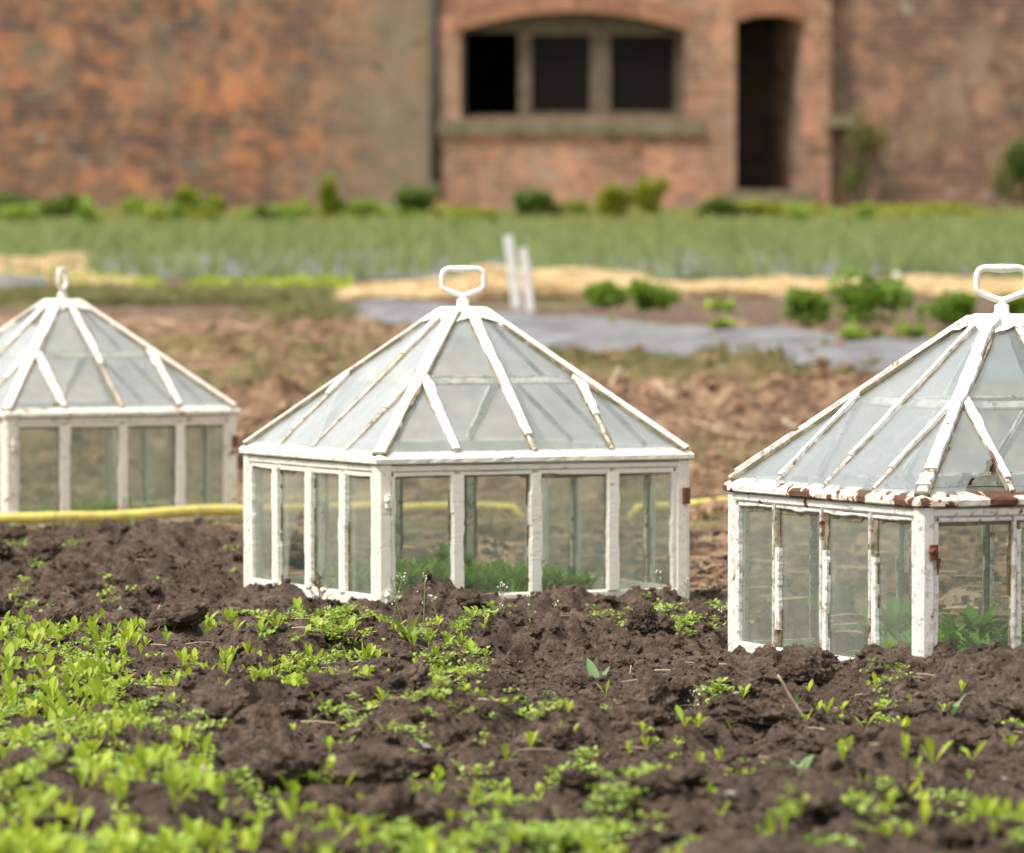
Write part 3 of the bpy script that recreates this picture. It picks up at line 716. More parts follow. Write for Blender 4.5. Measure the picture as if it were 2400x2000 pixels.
for (x0, x1, y0, y1, cn, sc, lb) in areas:
    for _ in range(cn):
        dx, dy = U(x0, x1), U(y0, y1); X, Y = dpt(dx, dy)
        if in_any(np.array([X]), np.array([Y]))[0]: continue
        todo.append((Y, X, sc*U(.7, 1.15), lb))
todo.sort()
for (Y, X, s_, lb) in todo[:265]:
    inst('seedling', random.choice(SP), (X, Y, float(gtop(X, Y)[0])), U(0, 6.28), s_*1.02, lb, 'seedling', 'spoon-leaved seedlings sprouting in the soil')
T = np.array([(a, b, c) for a, b, c, _ in todo[265:]])
bulk('small_seedlings', SQ, T[:, 1], T[:, 0], gtop(T[:, 1], T[:, 0])+.001, rng.uniform(0, 6.28, len(T)), T[:, 2]*1.06, L_seed, 'drift of small green seedlings farther back in the bed', 'seedlings')
PAIR = [mk('seedling', seedling(2, .9), L_seed, per=21) for _ in range(4)]+[mk('seedling', seedling(3, .9), L_seed, per=21) for _ in range(3)]
singles = [(1205, 1475), (1405, 1505), (1225, 1575), (1130, 1590), (1460, 1605), (1225, 1382), (1825, 1395), (1775, 1480), (1860, 1480), (1975, 1445), (1730, 1460), (1915, 1600),
 (1780, 1640), (1370, 1660), (2000, 1372), (1850, 1640), (180, 1300), (570, 1310), (1300, 1600), (2060, 1640), (1560, 1380), (1650, 1750), (1995, 1590), (1040, 1580), (880, 1400), (1800, 1340), (905, 1380), (955, 1430)]
for i, (dx, dy) in enumerate(singles):
    X, Y = dpt(dx, dy)
    inst('seedling', PAIR[i % 7], (X, Y, float(gtop(X, Y)[0])), U(0, 6.28), U(1.1, 1.4), 'lone pale green seedling with a few upright leaves on bare soil', 'seedling', 'lone seedlings on bare soil')
# low small-leaved ground cover
LW = [lowweed(.62, 12) for _ in range(12)]
X = []; Y = []
for (x0, x1, y0, y1, cn) in [(0, 300, 1300, 1500, 260), (300, 1000, 1290, 1420, 320), (620, 780, 1290, 1330, 110), (0, 450, 1500, 1780, 420), (450, 1250, 1430, 1650, 230), (750, 1250, 1680, 1790, 330), (1250, 2100, 1400, 1800, 150), (1250, 1500, 1265, 1330, 130), (1560, 2100, 1660, 1790, 120), (0, 500, 1130, 1260, 50), (1000, 1260, 1250, 1300, 50)]:
    cn = int(cn*1.7); cx = [(U(x0, x1), U(y0, y1)) for _ in range(max(3, cn//12))]
    for _ in range(cn):
        c = random.choice(cx); a, b = dpt(c[0]+random.gauss(0, 22), min(1850, max(1100, c[1]+random.gauss(0, 9)))); X.append(a); Y.append(b)
X = np.array(X); Y = np.array(Y); k = ~in_any(X, Y); X, Y = X[k], Y[k]
bulk('chickweed', LW, X, Y, gtop(X, Y)+.001, rng.uniform(0, 6.28, len(X)), rng.uniform(.7, 1.5, len(X)), L_low, 'low small-leaved chickweed spreading over the soil', 'ground weeds')
# bigger weeds
RW = [mk('rosette_weed', rosette(1., random.choice((6, 8, 10))), L_weed, per=21) for _ in range(7)]
BW = [mk('broadleaf_weed', rosette(1., 4, 'lance', .7), L_blue, per=21) for _ in range(4)]
for i, (dx, dy, s, lb) in enumerate([(835, 1325, 1.2, 'large weed rosette with red-tinged leaves before the middle cloche corner'), (880, 1318, .9, 'red-tinged weed rosette right of the largest rosette'), (1075, 1308, 1., 'weed rosette with reddish centre before the middle cloche'),
   (1160, 1308, .7, 'small weed rosette on the soil before the middle cloche'), (1395, 1305, 1., 'weed rosette between the middle and rusty cloches'), (1440, 1295, 1.1, 'dense weed rosette nearest the left post of the rusty cloche'), (1370, 1285, .8, 'small weed rosette left of the dense one'),
   (1425, 1330, .6, 'tiny weed beside the left post of the rusty cloche'), (255, 1225, 1., 'dark green weed rosette on the soil at upper left'), (640, 1320, .8, 'weed rosette under the feathery bronze plant'), (500, 1280, .7, 'small weed rosette left of the middle cloche'),
   (1300, 1345, .6, 'tiny weed by the pointed clod'), (40, 1140, .9, 'grassy weed rosette near the yellow hose'), (1010, 1290, .7, 'small weed rosette by the bottom rail of the middle cloche')]):
    X, Y = dpt(dx, dy); inst('rosette_weed', RW[i % 7], (X, Y, float(gz(X, Y)[0])), U(0, 6), s, lb, 'weed', 'weed rosettes in the soil')
for i, (dx, dy, s, lb) in enumerate([(240, 1260, 1., 'grey-green weed with long oval leaves at upper left'), (1225, 1385, 1.1, 'grey-green broadleaf weed on the open soil centre right'), (1640, 1600, 1.1, 'spreading blue-green weed low on the right'), (1735, 1470, .8, 'grey-green weed below the rusty cloche'),
   (1650, 1430, .8, 'small grey-green weed left of the pale stick'), (1300, 1330, .5, 'tiny grey-green weed by the pointed clod'), (1580, 1450, .6, 'tiny grey-green weed right of the wide clod'), (1955, 1480, .8, 'grey-green weed near the right edge'), (840, 1310, .8, 'grey-green weed beside the large rosette')]):
    X, Y = dpt(dx, dy); inst('broadleaf_weed', BW[i % 4], (X, Y, float(gz(X, Y)[0])), U(0, 6), s*1.1, lb, 'weed', 'grey-green broadleaf weeds')
# flowering shepherd's purse
def purse(h, k=7):
    st = []; fl = []; p = np.array([0., 0., 0.]); lean = np.array([U(-.25, .25), U(-.2, .2), 1]); 
    for i in range(8):
        q = p+lean*h/8+np.array([U(-.1, .1), U(-.1, .1), 0])*h/8; st.append(stemq(p, q, .0009)); p = q
        if i > 2:
            for _ in range(2):
                a = U(0, 6.28); e = p+np.array([math.cos(a), math.sin(a), U(.3, 1)])*U(.006, .013); st.append(stemq(p, e, .0004))
                fl.append(leaf(.0028, .0028, U(0, 1.5), U(0, 6), 0, 'round', 2, e))
    for _ in range(6):
        fl.append(leaf(.0034, .0034, U(0, 1.5), U(0, 6), 0, 'round', 2, p+np.array([U(-.005, .005), U(-.005, .005), U(-.003, .004)])))
    return cat(st), cat(fl)
for i, (dx, dy, h, lb) in enumerate([(800, 1290, .085, 'thin white-flowered weed leaning before the near corner post'), (835, 1295, .10, 'thin white-flowered weed right of the near corner post'), (868, 1300, .09, 'thin white-flowered weed above the large rosette'), (905, 1290, .07, 'short thin flowering weed left of a front mullion'),
     (1010, 1295, .10, 'tall thin flowering weed by the dark round clod'), (1045, 1295, .10, 'thin flowering weed in front of the seedlings under glass'), (1100, 1290, .085, 'thin flowering weed before the third front mullion'), (1140, 1290, .07, 'short thin flowering weed right of the third mullion'),
     (1370, 1275, .07, 'thin flowering weed at the right corner of the middle cloche'), (1400, 1270, .08, 'thin flowering weed between the two nearer cloches'), (1350, 1290, .06, 'short thin flowering weed on the mound between the cloches'), (1460, 1290, .05, 'short thin flowering weed beside the rusty cloche'), (1420, 1460, .05, 'little flowering weed on the open soil')]):
    X, Y = dpt(dx, dy); st, fl = purse(h); r0 = empty('flowering_weed', (X, Y, float(gz(X, Y)[0])-.003)); tag(r0, lb, 'flowering weed', 'thin white-flowered weeds')
    o = link('stem', mk('stem', st, L_stem), None, r0); o = link('blossom', mk('blossom', fl, M_white), None, r0)
# feathery bronze seedlings
def feather(h, k=34):
    ps = [stemq((0, 0, 0), (.0, 0, h), .0011)]
    for i in range(k):
        z = h*(.35+.65*i/k); a = U(0, 6.28); L = U(.012, .026)*(1.1-.5*i/k); e = np.array([math.cos(a)*L, math.sin(a)*L, z+L*U(.4, 1.)]); ps.append(stemq((0, 0, z), e, .0006))
        for _ in range(4):
            t = U(.35, 1); q = np.array([0, 0, z])*(1-t)+e*t; ps.append(stemq(q, q+np.array([U(-1, 1), U(-1, 1), U(0, 1)])*.006, .0004))
    return cat(ps)
for (dx, dy, h, lb) in [(655, 1262, .075, 'feathery bronze plant in front of the left wall of the middle cloche'), (1060, 1370, .05, 'small feathery bronze plant on a clod in the centre'), (640, 1300, .05, 'low dark feathery plant at the feet of the bronze one')]:
    X, Y = dpt(dx, dy); inst('feathery_plant', mk('feathery_plant', feather(h), L_red), (X, Y, float(gz(X, Y)[0])), 0, 1, lb, 'feathery plant', 'feathery bronze plants')
for (dx, dy) in [(600, 1302), (703, 1310), (592, 1297), (652, 1306)]:
    X, Y = dpt(dx, dy); v, q = cat([leaf(.005, .0045, 1.0, a*1.57, .2, 'round', 3) for a in range(4)])
    inst('blue_flower', mk('blue_flower', (v, q), M_bluefl), (X, Y-.01, float(gz(X, Y)[0])+.022), 0, 1, 'tiny blue speedwell flower among the seedlings left of the middle cloche', 'flower', 'tiny blue flowers')
# bent rusty leaf
# plants under the glass
def under(c, th, n, protos, h, lo, label, pred, sc=(.7, 1.2), name='seedlings_under_glass'):
    a = rng.uniform(-.27, .27, n*2); b = rng.uniform(-.27, .27, n*2); k = pred(a, b); a, b = a[k][:n], b[k][:n]
    X = c[0]+a*math.cos(th)-b*math.sin(th); Y = c[1]+a*math.sin(th)+b*math.cos(th)
    bulk(name, protos, X, Y, np.maximum(gz(X, Y), -.01)+lo+h*rng.random(len(X)), rng.uniform(0, 6.28, len(X)), rng.uniform(sc[0], sc[1], len(X)), L_frame, label, 'plants')
FR = [rosette(1., 7, 'lance', 1.2) for _ in range(8)]
under(c1, T1, 620, FR, .050, .0, 'mass of fresh green seedlings under the middle cloche', lambda a, b: (np.abs(a+.02)+np.abs(b)*.3 < .24) , (.55, .95))
FR2 = [cat([leaf(U(.03, .065), U(.012, .02), U(.2, 1.3), U(0, 6.28), U(.2, 1.2), 'lance', 6, (0, 0, U(0, .02))) for _ in range(8)]) for _ in range(8)]
under(c2, T2, 150, FR2, .012, .0, 'leafy green weeds under the rusty cloche', lambda a, b: (a > -.25) & (a-b*.3 > -.2), (.7, 1.1))
under(c3, T3, 160, FR, .02, .0, 'pale green growth under the farthest cloche', lambda a, b: a < 2, (.5, .9))

# ------------------------------------------------------------------ sticks, straw, stones, hose
def stick(dx0, dy0, dx1, dy1, w, lb, z0=0., z1=.0, mat=None, depth=None):
    """stick whose low end lies at (dx0, dy0)"""
    X, Y = dpt(dx0, dy0); g = float(gz(X, Y)[0]); sc = Y/F*8/7
    L = Vector(((dx1-dx0)*sc, U(-.01, .01), (dy0-dy1)*sc)); p = Vector((X, Y, g+.004+z0)); m = MB(); n = 7; pts = []
    for i in range(n):
        t = i/(n-1); q = p+L*t+Vector((U(-1, 1), U(-1, 1), U(-1, 1)))*w*.25; pts.append(q-p)
    m.tube(pts, [w*(1-.3*i/n)*U(.9, 1.1) for i in range(n)], False, 7); o = m.build('dry_stick', mat or M_stick, None, True); o.location = p
    return tag(o, lb, 'stick', 'dry sticks on the soil')
stick(372, 1662, 418, 1568, .0042, 'pale flat cane slanting up among the blurred seedlings at lower left')
stick(1650, 1472, 1595, 1380, .0022, 'long thin pale stick leaning left below the rusty cloche')
stick(112, 1468, 152, 1450, .0035, 'short bleached stick lying by the left clump of seedlings')
stick(312, 1265, 326, 1228, .0016, 'thin straw stalk standing left of the middle cloche')
stick(560, 1378, 556, 1345, .0018, 'short upright brown stalk on the soil below the middle cloche')
stick(1240, 800, 1272, 735, .010, 'pale stake leaning on the brown ground behind the middle cloche')
stick(1660, 890, 1608, 845, .012, 'pale stick lying on the brown ground behind the rusty cloche')
stick(1290, 1378, 1295, 1340, .0011, 'very thin upright straw by the broadleaf weed')
stick(190, 1170, 240, 1135, .0022, 'thin straw lying behind the left soil ridge')
stick(355, 1385, 378, 1408, .0018, 'short twig by the seedlings left of centre')
stick(1520, 1465, 1585, 1475, .0016, 'flat twig lying left of the long thin stick')
def sta(L, w): return cat([stemq((-L/2, 0, 0), (0, 0, L*.03), w), stemq((0, 0, L*.03), (L/2, 0, 0), w*.9)])
ST = [sta(U(.12, .3), .0028) for _ in range(8)]
def scatter_band(poly, n):
    """positions in a quadrilateral band given as (x0,y0top,y0bot,x1,y1top,y1bot) in the 2100 view"""
    x0, a0, b0, x1, a1, b1 = poly; X = []; Y = []
    for _ in range(n):
        t = random.random(); dx = x0+(x1-x0)*t; q = (a0+(a1-a0)*t); w = (b0+(b1-b0)*t); a, b = dpt(dx, q+(w-q)*random.random()); X.append(a); Y.append(b)
    return np.array(X), np.array(Y)
def straw_bank(bands, label, hgt=.07):
    Xs, Ys, Zs = [], [], []
    for b, n, hh in bands:
        X, Y = scatter_band(b, n); Xs.append(X); Ys.append(Y); bl = np.clip(.55+.9*pn2(X*1.6, Y*.7, 77)+.5*pn2(X*4, Y*2, 78), .05, 1.5)
        Zs.append(gz(X, Y)+hh*bl*rng.random(n)**.7)
    X, Y, Z = map(np.concatenate, (Xs, Ys, Zs))
    bulk('straw_mulch', ST, X, Y, Z, rng.uniform(0, 6.28, len(X)), rng.uniform(.7, 1.2, len(X)), M_straw, label, 'straw', .25)
straw_bank([((990, 584, 614, 1300, 587, 616), 7500, .10), ((1240, 588, 608, 2150, 590, 608), 8000, .055), ((2150, 588, 608, 2600, 588, 608), 4500, .08), ((720, 598, 612, 1000, 594, 614), 2600, .05)], 'long bank of golden straw mulch behind the plastic-covered bed')
straw_bank([((-60, 545, 576, 150, 556, 578), 3400, .10), ((-500, 545, 576, -60, 548, 578), 5000, .10), ((120, 568, 588, 270, 576, 590), 1400, .05)], 'pale straw mulch heaped at the left beyond the farthest cloche')
# litter of dead stalks on the dry ground
cnt = 3600; Y = 8.4+13*rng.random(cnt)**1.4; X = rng.uniform(-1, 1, cnt)*Y*.12; k = (Y > 9.7+1.4*(X < -.55)-.4*(X > .2)-1.0*(X > .5)) & ~in_any(X, Y) & (Y+.4*X < 21.5); X, Y = X[k], Y[k]
LT = [sta(U(.03, .12), .0014) for _ in range(8)]
bulk('dead_stalk_litter', LT, X, Y, gz(X, Y)+.012, rng.uniform(0, 6.28, len(X)), rng.uniform(.6, 1.5, len(X)), M_drystraw, 'dead stalks and straw littering the brown ground', 'litter', .35)
cnt = 900; Y = rng.uniform(5.0, 11.2, cnt); X = rng.uniform(-1, 1, cnt)*Y*.105; k = ~in_any(X, Y); X, Y = X[k], Y[k]
bulk('soil_litter', [sta(U(.01, .045), .0008) for _ in range(6)], X, Y, gz(X, Y)+.004, rng.uniform(0, 6.28, len(X)), rng.uniform(.6, 1.4, len(X)), M_drystraw, 'fine bits of straw and root strewn in the dark soil', 'litter', .4)
# grass tufts on the dry ground and along the hose
def tuft(n, L, w=.004): return cat([leaf(L*U(.5, 1), w, U(0, .7), U(0, 6.28), U(.2, 1.2), 'blade', 4, (U(-.02, .02), U(-.02, .02), 0)) for _ in range(n)])
TF = [tuft(12, .06, .003) for _ in range(8)]
cnt = 2600; Y = rng.uniform(11.0, 21, cnt); X = rng.uniform(-1, 1, cnt)*Y*.12
g = np.where(Y < 13.2, pn2(X*1.9, Y*1.3, 64)+.32, pn2(X*.9, Y*.5, 65)-.12); k = (g > .1) & ~in_any(X, Y); X, Y = X[k], Y[k]
bulk('grass_tufts', TF, X, Y, gz(X, Y), rng.uniform(0, 6.28, len(X)), rng.uniform(.5, 1.1, len(X)), L_olive, 'sparse olive grass growing around the yellow hose and on the brown ground', 'grass')
for i, (dx, dy, s) in enumerate([(1512, 1405, .011), (870, 1535, .012), (1770, 1700, .011), (1000, 1645, .010), (290, 1745, .010), (1810, 1455, .007), (1830, 1540, .009), (965, 1385, .008), (5, 1150, .009), (1500, 1660, .010), (2090, 1540, .012), (240, 1395, .005), (735, 1300, .006)]):
    X, Y = dpt(dx, dy)
    o = inst('stone', clod_mesh('stone', 3, 50+i, M_stone, .25), (X, Y, float(gz(X, Y)[0])+s*.3), U(0, 6), s*.65, 'small pale stone lying in the dark soil', 'stone', 'small pale stones')
# hose
pts = []
ctrl = [(-3.2, 11.2), (-1.6, 11.38), (-1.15, 11.42), (-.85, 11.62), (-.62, 11.83), (-.45, 11.95), (-.25, 12.02), (.0, 12.2), (.3, 12.15), (.6, 12.5), (1.4, 13.4), (3., 14.2)]
cv = [Vector((a, b, 0)) for a, b in ctrl]
for i in range(len(cv)-1):
    p0, p1, p2, p3 = cv[max(0, i-1)], cv[i], cv[i+1], cv[min(len(cv)-1, i+2)]
    for s in range(8):
        t = s/8; q = .5*((2*p1)+(p2-p0)*t+(2*p0-5*p1+4*p2-p3)*t*t+(3*p1-p0-3*p2+p3)*t**3); pts.append(q)
zz = np.array([float(np.max(gz(np.array([p.x-.04, p.x, p.x+.04]), np.array([p.y]*3)))) for p in pts]); zz = np.convolve(np.pad(zz, 3, 'edge'), np.ones(7)/7, 'valid')
lift = [.022+(-.05 if .0 < p.x < .28 else 0)+(.012 if p.x < -.3 else 0) for p in pts]
m = MB(); m.tube([(p.x, p.y, z+l) for p, z, l in zip(pts, zz, lift)], .0128, False, 14)
tag(m.build('garden_hose', M_hose, None, True), 'yellow garden hose snaking across the ground behind the cloches', 'hose')

# ------------------------------------------------------------------ plastic mulch beds, stakes, strawberry plants
def film(name, front, back, hgt, label, seed):
    """raised bed under plastic film between two polylines (2100 view points)"""
    n = 120; rows = 14; Vv = []
    def interp(pl, t):
        xs_ = [dpt(*p) for p in pl]; k = t*(len(xs_)-1); i = min(int(k), len(xs_)-2); f = k-i
        return (xs_[i][0]*(1-f)+xs_[i+1][0]*f, xs_[i][1]*(1-f)+xs_[i+1][1]*f)
    for i in range(n+1):
        a = interp(front, i/n); b = interp(back, i/n)
        for j in range(rows+1):
            t = j/rows; X = a[0]+(b[0]-a[0])*t; Y = a[1]+(b[1]-a[1])*t
            Vv.append((X, Y, 0, min(t, 1-t)*2, i/n))
    A = np.array(Vv); prof = np.clip(A[:, 3]*3.2, 0, 1)**.6; ends = np.clip(np.minimum(A[:, 4], 1-A[:, 4])*14, 0, 1)
    z = base_z(A[:, 1])+.005+hgt*prof*ends+.022*pn2(A[:, 0]*2.1, A[:, 1]*1.3, seed)*prof+.008*pn2(A[:, 0]*9, A[:, 1]*6, seed+1)
    z = np.maximum(z, gz(A[:, 0], A[:, 1])+.006)
    V = np.stack([A[:, 0], A[:, 1], z], 1); ii = np.arange((n+1)*(rows+1)).reshape(n+1, rows+1)
    Q = np.stack([ii[:-1, :-1].ravel(), ii[1:, :-1].ravel(), ii[1:, 1:].ravel(), ii[:-1, 1:].ravel()], 1)
    return tag(link(name, npmesh(name, V, Q), M_plastic), label, 'mulch film')
film('mulch_film', [(690, 645), (850, 676), (1110, 724), (1400, 735), (1600, 745), (1850, 772), (2700, 815)], [(700, 634), (900, 640), (1110, 664), (1400, 684), (1700, 702), (1950, 718), (2700, 745)], .05, 'rumpled grey plastic film over the raised strawberry bed', 90)
film('mulch_film', [(-100, 598), (60, 602), (100, 600)], [(-100, 570), (60, 574), (100, 576)], .03, 'short piece of pale grey plastic film at the left edge', 95)
film('mulch_film', [(-600, 563), (-100, 565), (500, 568), (900, 575), (1300, 572), (1700, 568), (2200, 560), (2700, 558)], [(-600, 528), (-100, 528), (500, 522), (900, 515), (1300, 520), (1700, 518), (2200, 512), (2700, 512)], .02, 'wide grey plastic film under the onion rows', 97)
for (dx, dy, h, w, ln, lb) in [(1062, 632, .385, .033, -.05, 'taller white stake standing by the plastic-covered bed'), (1090, 640, .33, .028, -.04, 'shorter greyish white stake right behind the taller one')]:
    X, Y = dpt(dx, dy); m = MB(); m.beam((0, 0, -.03), (ln, 0, h), (1, 0, 0), (0, -1, 0), w*1.5, .02, 8, .002, 3); o = m.build('wooden_stake', M_stake); o.location = (X, Y, float(gz(X, Y)[0])); tag(o, lb, 'stake', 'white stakes')
for i, (dx, dy, w, h, lb) in enumerate([(1240, 660, .24, .13, 'bushy green plant on the film, leftmost of the row'), (1345, 662, .26, .14, 'bushy green plant on the film, second from the left'), (1475, 665, .16, .07, 'small sparse plant in the middle of the film bed'), (1655, 690, .25, .15, 'rounded dark green plant left of the largest one'),
      (1790, 700, .36, .24, 'largest bushy green plant on the film-covered bed'), (1950, 690, .26, .14, 'green plant on the film beside the rusty cloche roof'), (2110, 690, .25, .14, 'green plant on the film at the right edge'), (1480, 700, .12, .05, 'low pale weed spilling over the film left of centre'), (1760, 725, .14, .06, 'low pale weed before the largest plant'), (1870, 715, .14, .05, 'low weed right of the largest plant')]):
    X, Y = dpt(dx, dy); v = leafball(w/2, w/2*.8, h/2, int(900*w/.25) if h > .1 else 140, .035, .03, 'round', i, lobes=7)
    inst('strawberry_plant', mk('strawberry_plant', v, L_berry if h > .08 else L_low, per=9), (X, Y, float(base_z(np.array([Y]))[0])+.04), 0, 1, lb, 'plant', 'green plants on the film-covered bed')
for (dx, dy) in [(1615, 640), (1838, 592)]:
    X, Y = dpt(dx, dy); m = MB(); m.lathe([(.002, 0), (.018, .004), (.022, .016), (.014, .03), (.002, .034)], (0, 0, .03), 12); m.tube([(0, 0, -.03), (0, 0, .035)], .003, False, 6)
    o = m.build('white_marker', M_stake, None, True); o.location = (X, Y, float(gz(X, Y)[0])+.03); tag(o, 'small white marker knob by the ' + ('film-covered bed' if dx < 1700 else 'bank of straw'), 'marker')
# onion rows, green bands, cut grass windrow
def band_fill(name, poly, n, protos, mat, label, catg, sc=(.7, 1.2), lift=0., pred=None, h=0., tilt=None):
    X, Y = scatter_band(poly, n); k = np.ones(len(X), bool) if pred is None else pred(X, Y); X, Y = X[k], Y[k]
    bulk(name, protos, X, Y, gz(X, Y)+lift+h*rng.random(len(X)), rng.uniform(0, 6.28, len(X)), rng.uniform(sc[0], sc[1], len(X)), mat, label, catg, tilt)
ON = [cat([leaf(U(.12, .26), .012, U(0, .45), U(0, 6.28), U(0, .5), 'blade', 3, (U(-.03, .03), U(-.03, .03), 0)) for _ in range(6)]) for _ in range(8)]
def rows(X, Y): return (np.sin((Y-.12*X)*2*np.pi/.9) > -.3) & (rng.random(len(X)) < np.clip((Y-36)/9+1.1*pn2(X*.55+3, Y*.12, 88)+.40, .2, 1))
band_fill('onion_plants', (-600, 486, 580, 2700, 480, 576), 25000, ON, L_onion, 'dense rows of upright onion leaves before the brick wall', 'onions', (.55, .95), pred=rows)
GT = [tuft(14, .12, .01) for _ in range(6)]
band_fill('verge_grass', (-600, 440, 502, 2700, 438, 492), 8000, GT, L_verge, 'rough green grass along the foot of the brick wall', 'grass', (.5, 1.2))
OL = [tuft(16, .10, .007) for _ in range(6)]
band_fill('cut_grass_ridge', (-80, 604, 628, 680, 606, 628), 3200, OL, L_olive, 'low ridge of dark olive cut grass behind the farthest cloche', 'cut grass', (.35, .9), h=.035, tilt=.6, pred=lambda X, Y: rng.random(len(X)) < np.clip(.5+1.2*pn2(X*1.5, Y*.6, 91)-np.clip((X+1.2)*.5, 0, .8), 0, 1))
band_fill('lettuce_row', (380, 578, 602, 720, 582, 604), 330, FR, L_seed, 'row of yellow-green young plants beyond the brown ground', 'young plants', (1.2, 2.4), pred=lambda X, Y: pn2(X*2.2, Y*.8, 93) > -.12)
band_fill('lettuce_row', (-20, 556, 575, 330, 575, 590), 200, FR, L_seed, 'patchy yellow-green young plants beyond the farthest cloche', 'young plants', (1., 1.8))
t_ = rng.normal(0, 1, (650, 2)); cx_, cy_ = dpt(640, 648); X = cx_+t_[:, 0]*.16; Y = cy_+t_[:, 1]*.5
bulk('weed_tangle', OL, X, Y, gz(X, Y)+.05*np.exp(-t_[:, 0]**2)*rng.random(650), rng.uniform(0, 6.28, 650), rng.uniform(.3, .7, 650), L_olive, 'tangled olive weeds at the left end of the film-covered bed', 'weeds', .6)
band_fill('film_weeds', (1130, 680, 722, 2100, 700, 740), 170, GT, L_low, 'sparse weeds poking through the grey film', 'weeds', (.3, .7))
band_fill('bed_edge_weeds', (1130, 732, 752, 2000, 756, 785), 900, OL, L_olive, 'dull olive growth along the front edge of the film-covered bed', 'weeds', (.25, .55), h=.01, tilt=.6)

# ------------------------------------------------------------------ brick wall and building
DW = 57.7; S = F/DW
def wx(dx): return (dx*8/7-1200)/S
def wz(dy): return CH+(HOR-dy*8/7)/S
TOP = 6.2; BASE = 1.05
def strips(m, x0, x1, yf, yb, holes):
    """solid wall from x0 to x1; holes = list of (xa, xb, z0, spring, crown)"""
    cuts = sorted(holes); cur = x0
    for (xa, xb, z0, sp, cr) in cuts:
        m.box(cur, xa, yf, yb, BASE, TOP); n = 16
        if z0 > BASE: m.box(xa, xb, yf, yb, BASE, z0)
        for i in range(n):
            a = xa+(xb-xa)*i/n; b = xa+(xb-xa)*(i+1)/n
            f = lambda q: sp+(cr-sp)*(1-((q-(xa+xb)/2)/((xb-xa)/2))**2)
            vs = [(a, yf, f(a)), (b, yf, f(b)), (b, yf, TOP), (a, yf, TOP), (a, yb, f(a)), (b, yb, f(b)), (b, yb, TOP), (a, yb, TOP)]
            m.add(vs, [(0, 1, 2, 3), (5, 4, 7, 6), (1, 0, 4, 5), (3, 2, 6, 7)])
        cur = xb
    m.box(cur, x1, yf, yb, BASE, TOP)
xp = wx(893)
m = MB(); m.box(-40, xp-.002, DW+.10, DW+.5, .8, TOP)
m.box(-40, xp-.012, DW+.04, DW+.56, TOP, TOP+.12)
tag(m.build('brick_garden_wall', B_left), 'high old orange and brown brick garden wall at the left of the window', 'wall')
bl = empty('brick_outbuilding', (0, 0, 0)); tag(bl, 'pinkish brick outbuilding with a wide arched window and a dark doorway', 'building')
win = (wx(945), wx(1405), wz(243), wz(64), wz(26)); dor = (wx(1508), wx(1648), wz(390), wz(46), wz(32))
m = MB(); strips(m, xp, wx(1702), DW, DW+.34, [win, dor]); m.build('wall', B_mid, bl)
m = MB(); m.box(xp, wx(1702), DW-.02, DW+4.4, TOP, TOP+.15); m.build('roof_slab', M_sill, bl)
def arch(name, h, th, mat):
    m = MB(); n = 24; xa, xb, z0, sp, cr = h; W = (xb-xa)/2; c = (xa+xb)/2
    for i in range(n):
        if 1:
            a0 = -1.06+2.12*i/n; a1 = -1.06+2.12*(i+1)/n-.006
            f = lambda q: sp+(cr-sp)*(1-q*q)
            p = [(c+a0*W, DW-.012, f(a0)+.004), (c+a1*W, DW-.012, f(a1)+.004), (c+a1*W*(1+.04), DW-.012, f(a1)+th), (c+a0*W*(1+.04), DW-.012, f(a0)+th)]
            m.prism(p, Vector((0, .06, 0)))
    m.build(name, mat, bl)
arch('window_arch', win, .24, B_arch); arch('door_arch', dor, .24, B_arch)
wd = empty('window', (0, 0, 0)); wd.parent = bl
yw = DW+.16
m = MB(); z0, z1 = win[2], win[3]
def fb(a, b, c, d, y0=0., y1=.08): m.box(wx(a), wx(b), yw+y0, yw+y1, wz(d), wz(c))
fb(945, 954, 64, 243); fb(1063, 1090, 66, 243.2, -.01); fb(1210, 1252, 70, 243.1, -.012); fb(1384, 1405, 64, 243, -.004)
fb(954, 1062, 236, 243); fb(1090, 1210, 231, 243.2, .002); fb(1252, 1384, 229, 243.2, .002); fb(954, 1063, 58, 66, .001); fb(1090, 1384, 58, 72, .003, .077)
n = 14
for i in range(n):
    a = win[0]+(win[1]-win[0])*i/n; b = win[0]+(win[1]-win[0])*(i+1)/n; f = lambda q: win[3]+(win[4]-win[3])*(1-((q-(win[0]+win[1])/2)/((win[1]-win[0])/2))**2)
    m.add([(a, yw+.01, win[3]-.01), (b, yw+.01, win[3]-.01), (b, yw+.01, f(b)+.01), (a, yw+.01, f(a)+.01)], [(0, 1, 2, 3)])
m.build('frame', M_wood, wd)
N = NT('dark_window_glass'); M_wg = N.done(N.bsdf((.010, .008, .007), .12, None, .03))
for (a, b, c, d) in [(1090, 1210, 72, 231), (1252, 1384, 72, 229)]:
    m = MB(); m.box(wx(a)+.002, wx(b)-.002, yw+.03, yw+.035, wz(d)+.002, wz(c)-.002); m.build('pane', M_wg, wd)
m = MB(); m.box(wx(895), wx(1442), DW-.05, DW+.15, wz(277), wz(247)); m.build('window_sill', M_sill, bl)
m = MB(); m.box(wx(1492), wx(1665), DW-.16, DW+.3, BASE, wz(391)); m.build('doorstep', M_sill, bl)
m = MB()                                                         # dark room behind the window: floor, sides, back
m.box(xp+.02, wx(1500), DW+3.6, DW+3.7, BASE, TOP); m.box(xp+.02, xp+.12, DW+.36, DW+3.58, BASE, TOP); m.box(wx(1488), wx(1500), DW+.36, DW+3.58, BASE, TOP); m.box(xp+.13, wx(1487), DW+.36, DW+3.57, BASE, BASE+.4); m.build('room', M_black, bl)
m = MB(); m.box(wx(1500), wx(1600), DW+.95, DW+.985, wz(389), wz(20)); dr = m.build('door', M_door, bl)
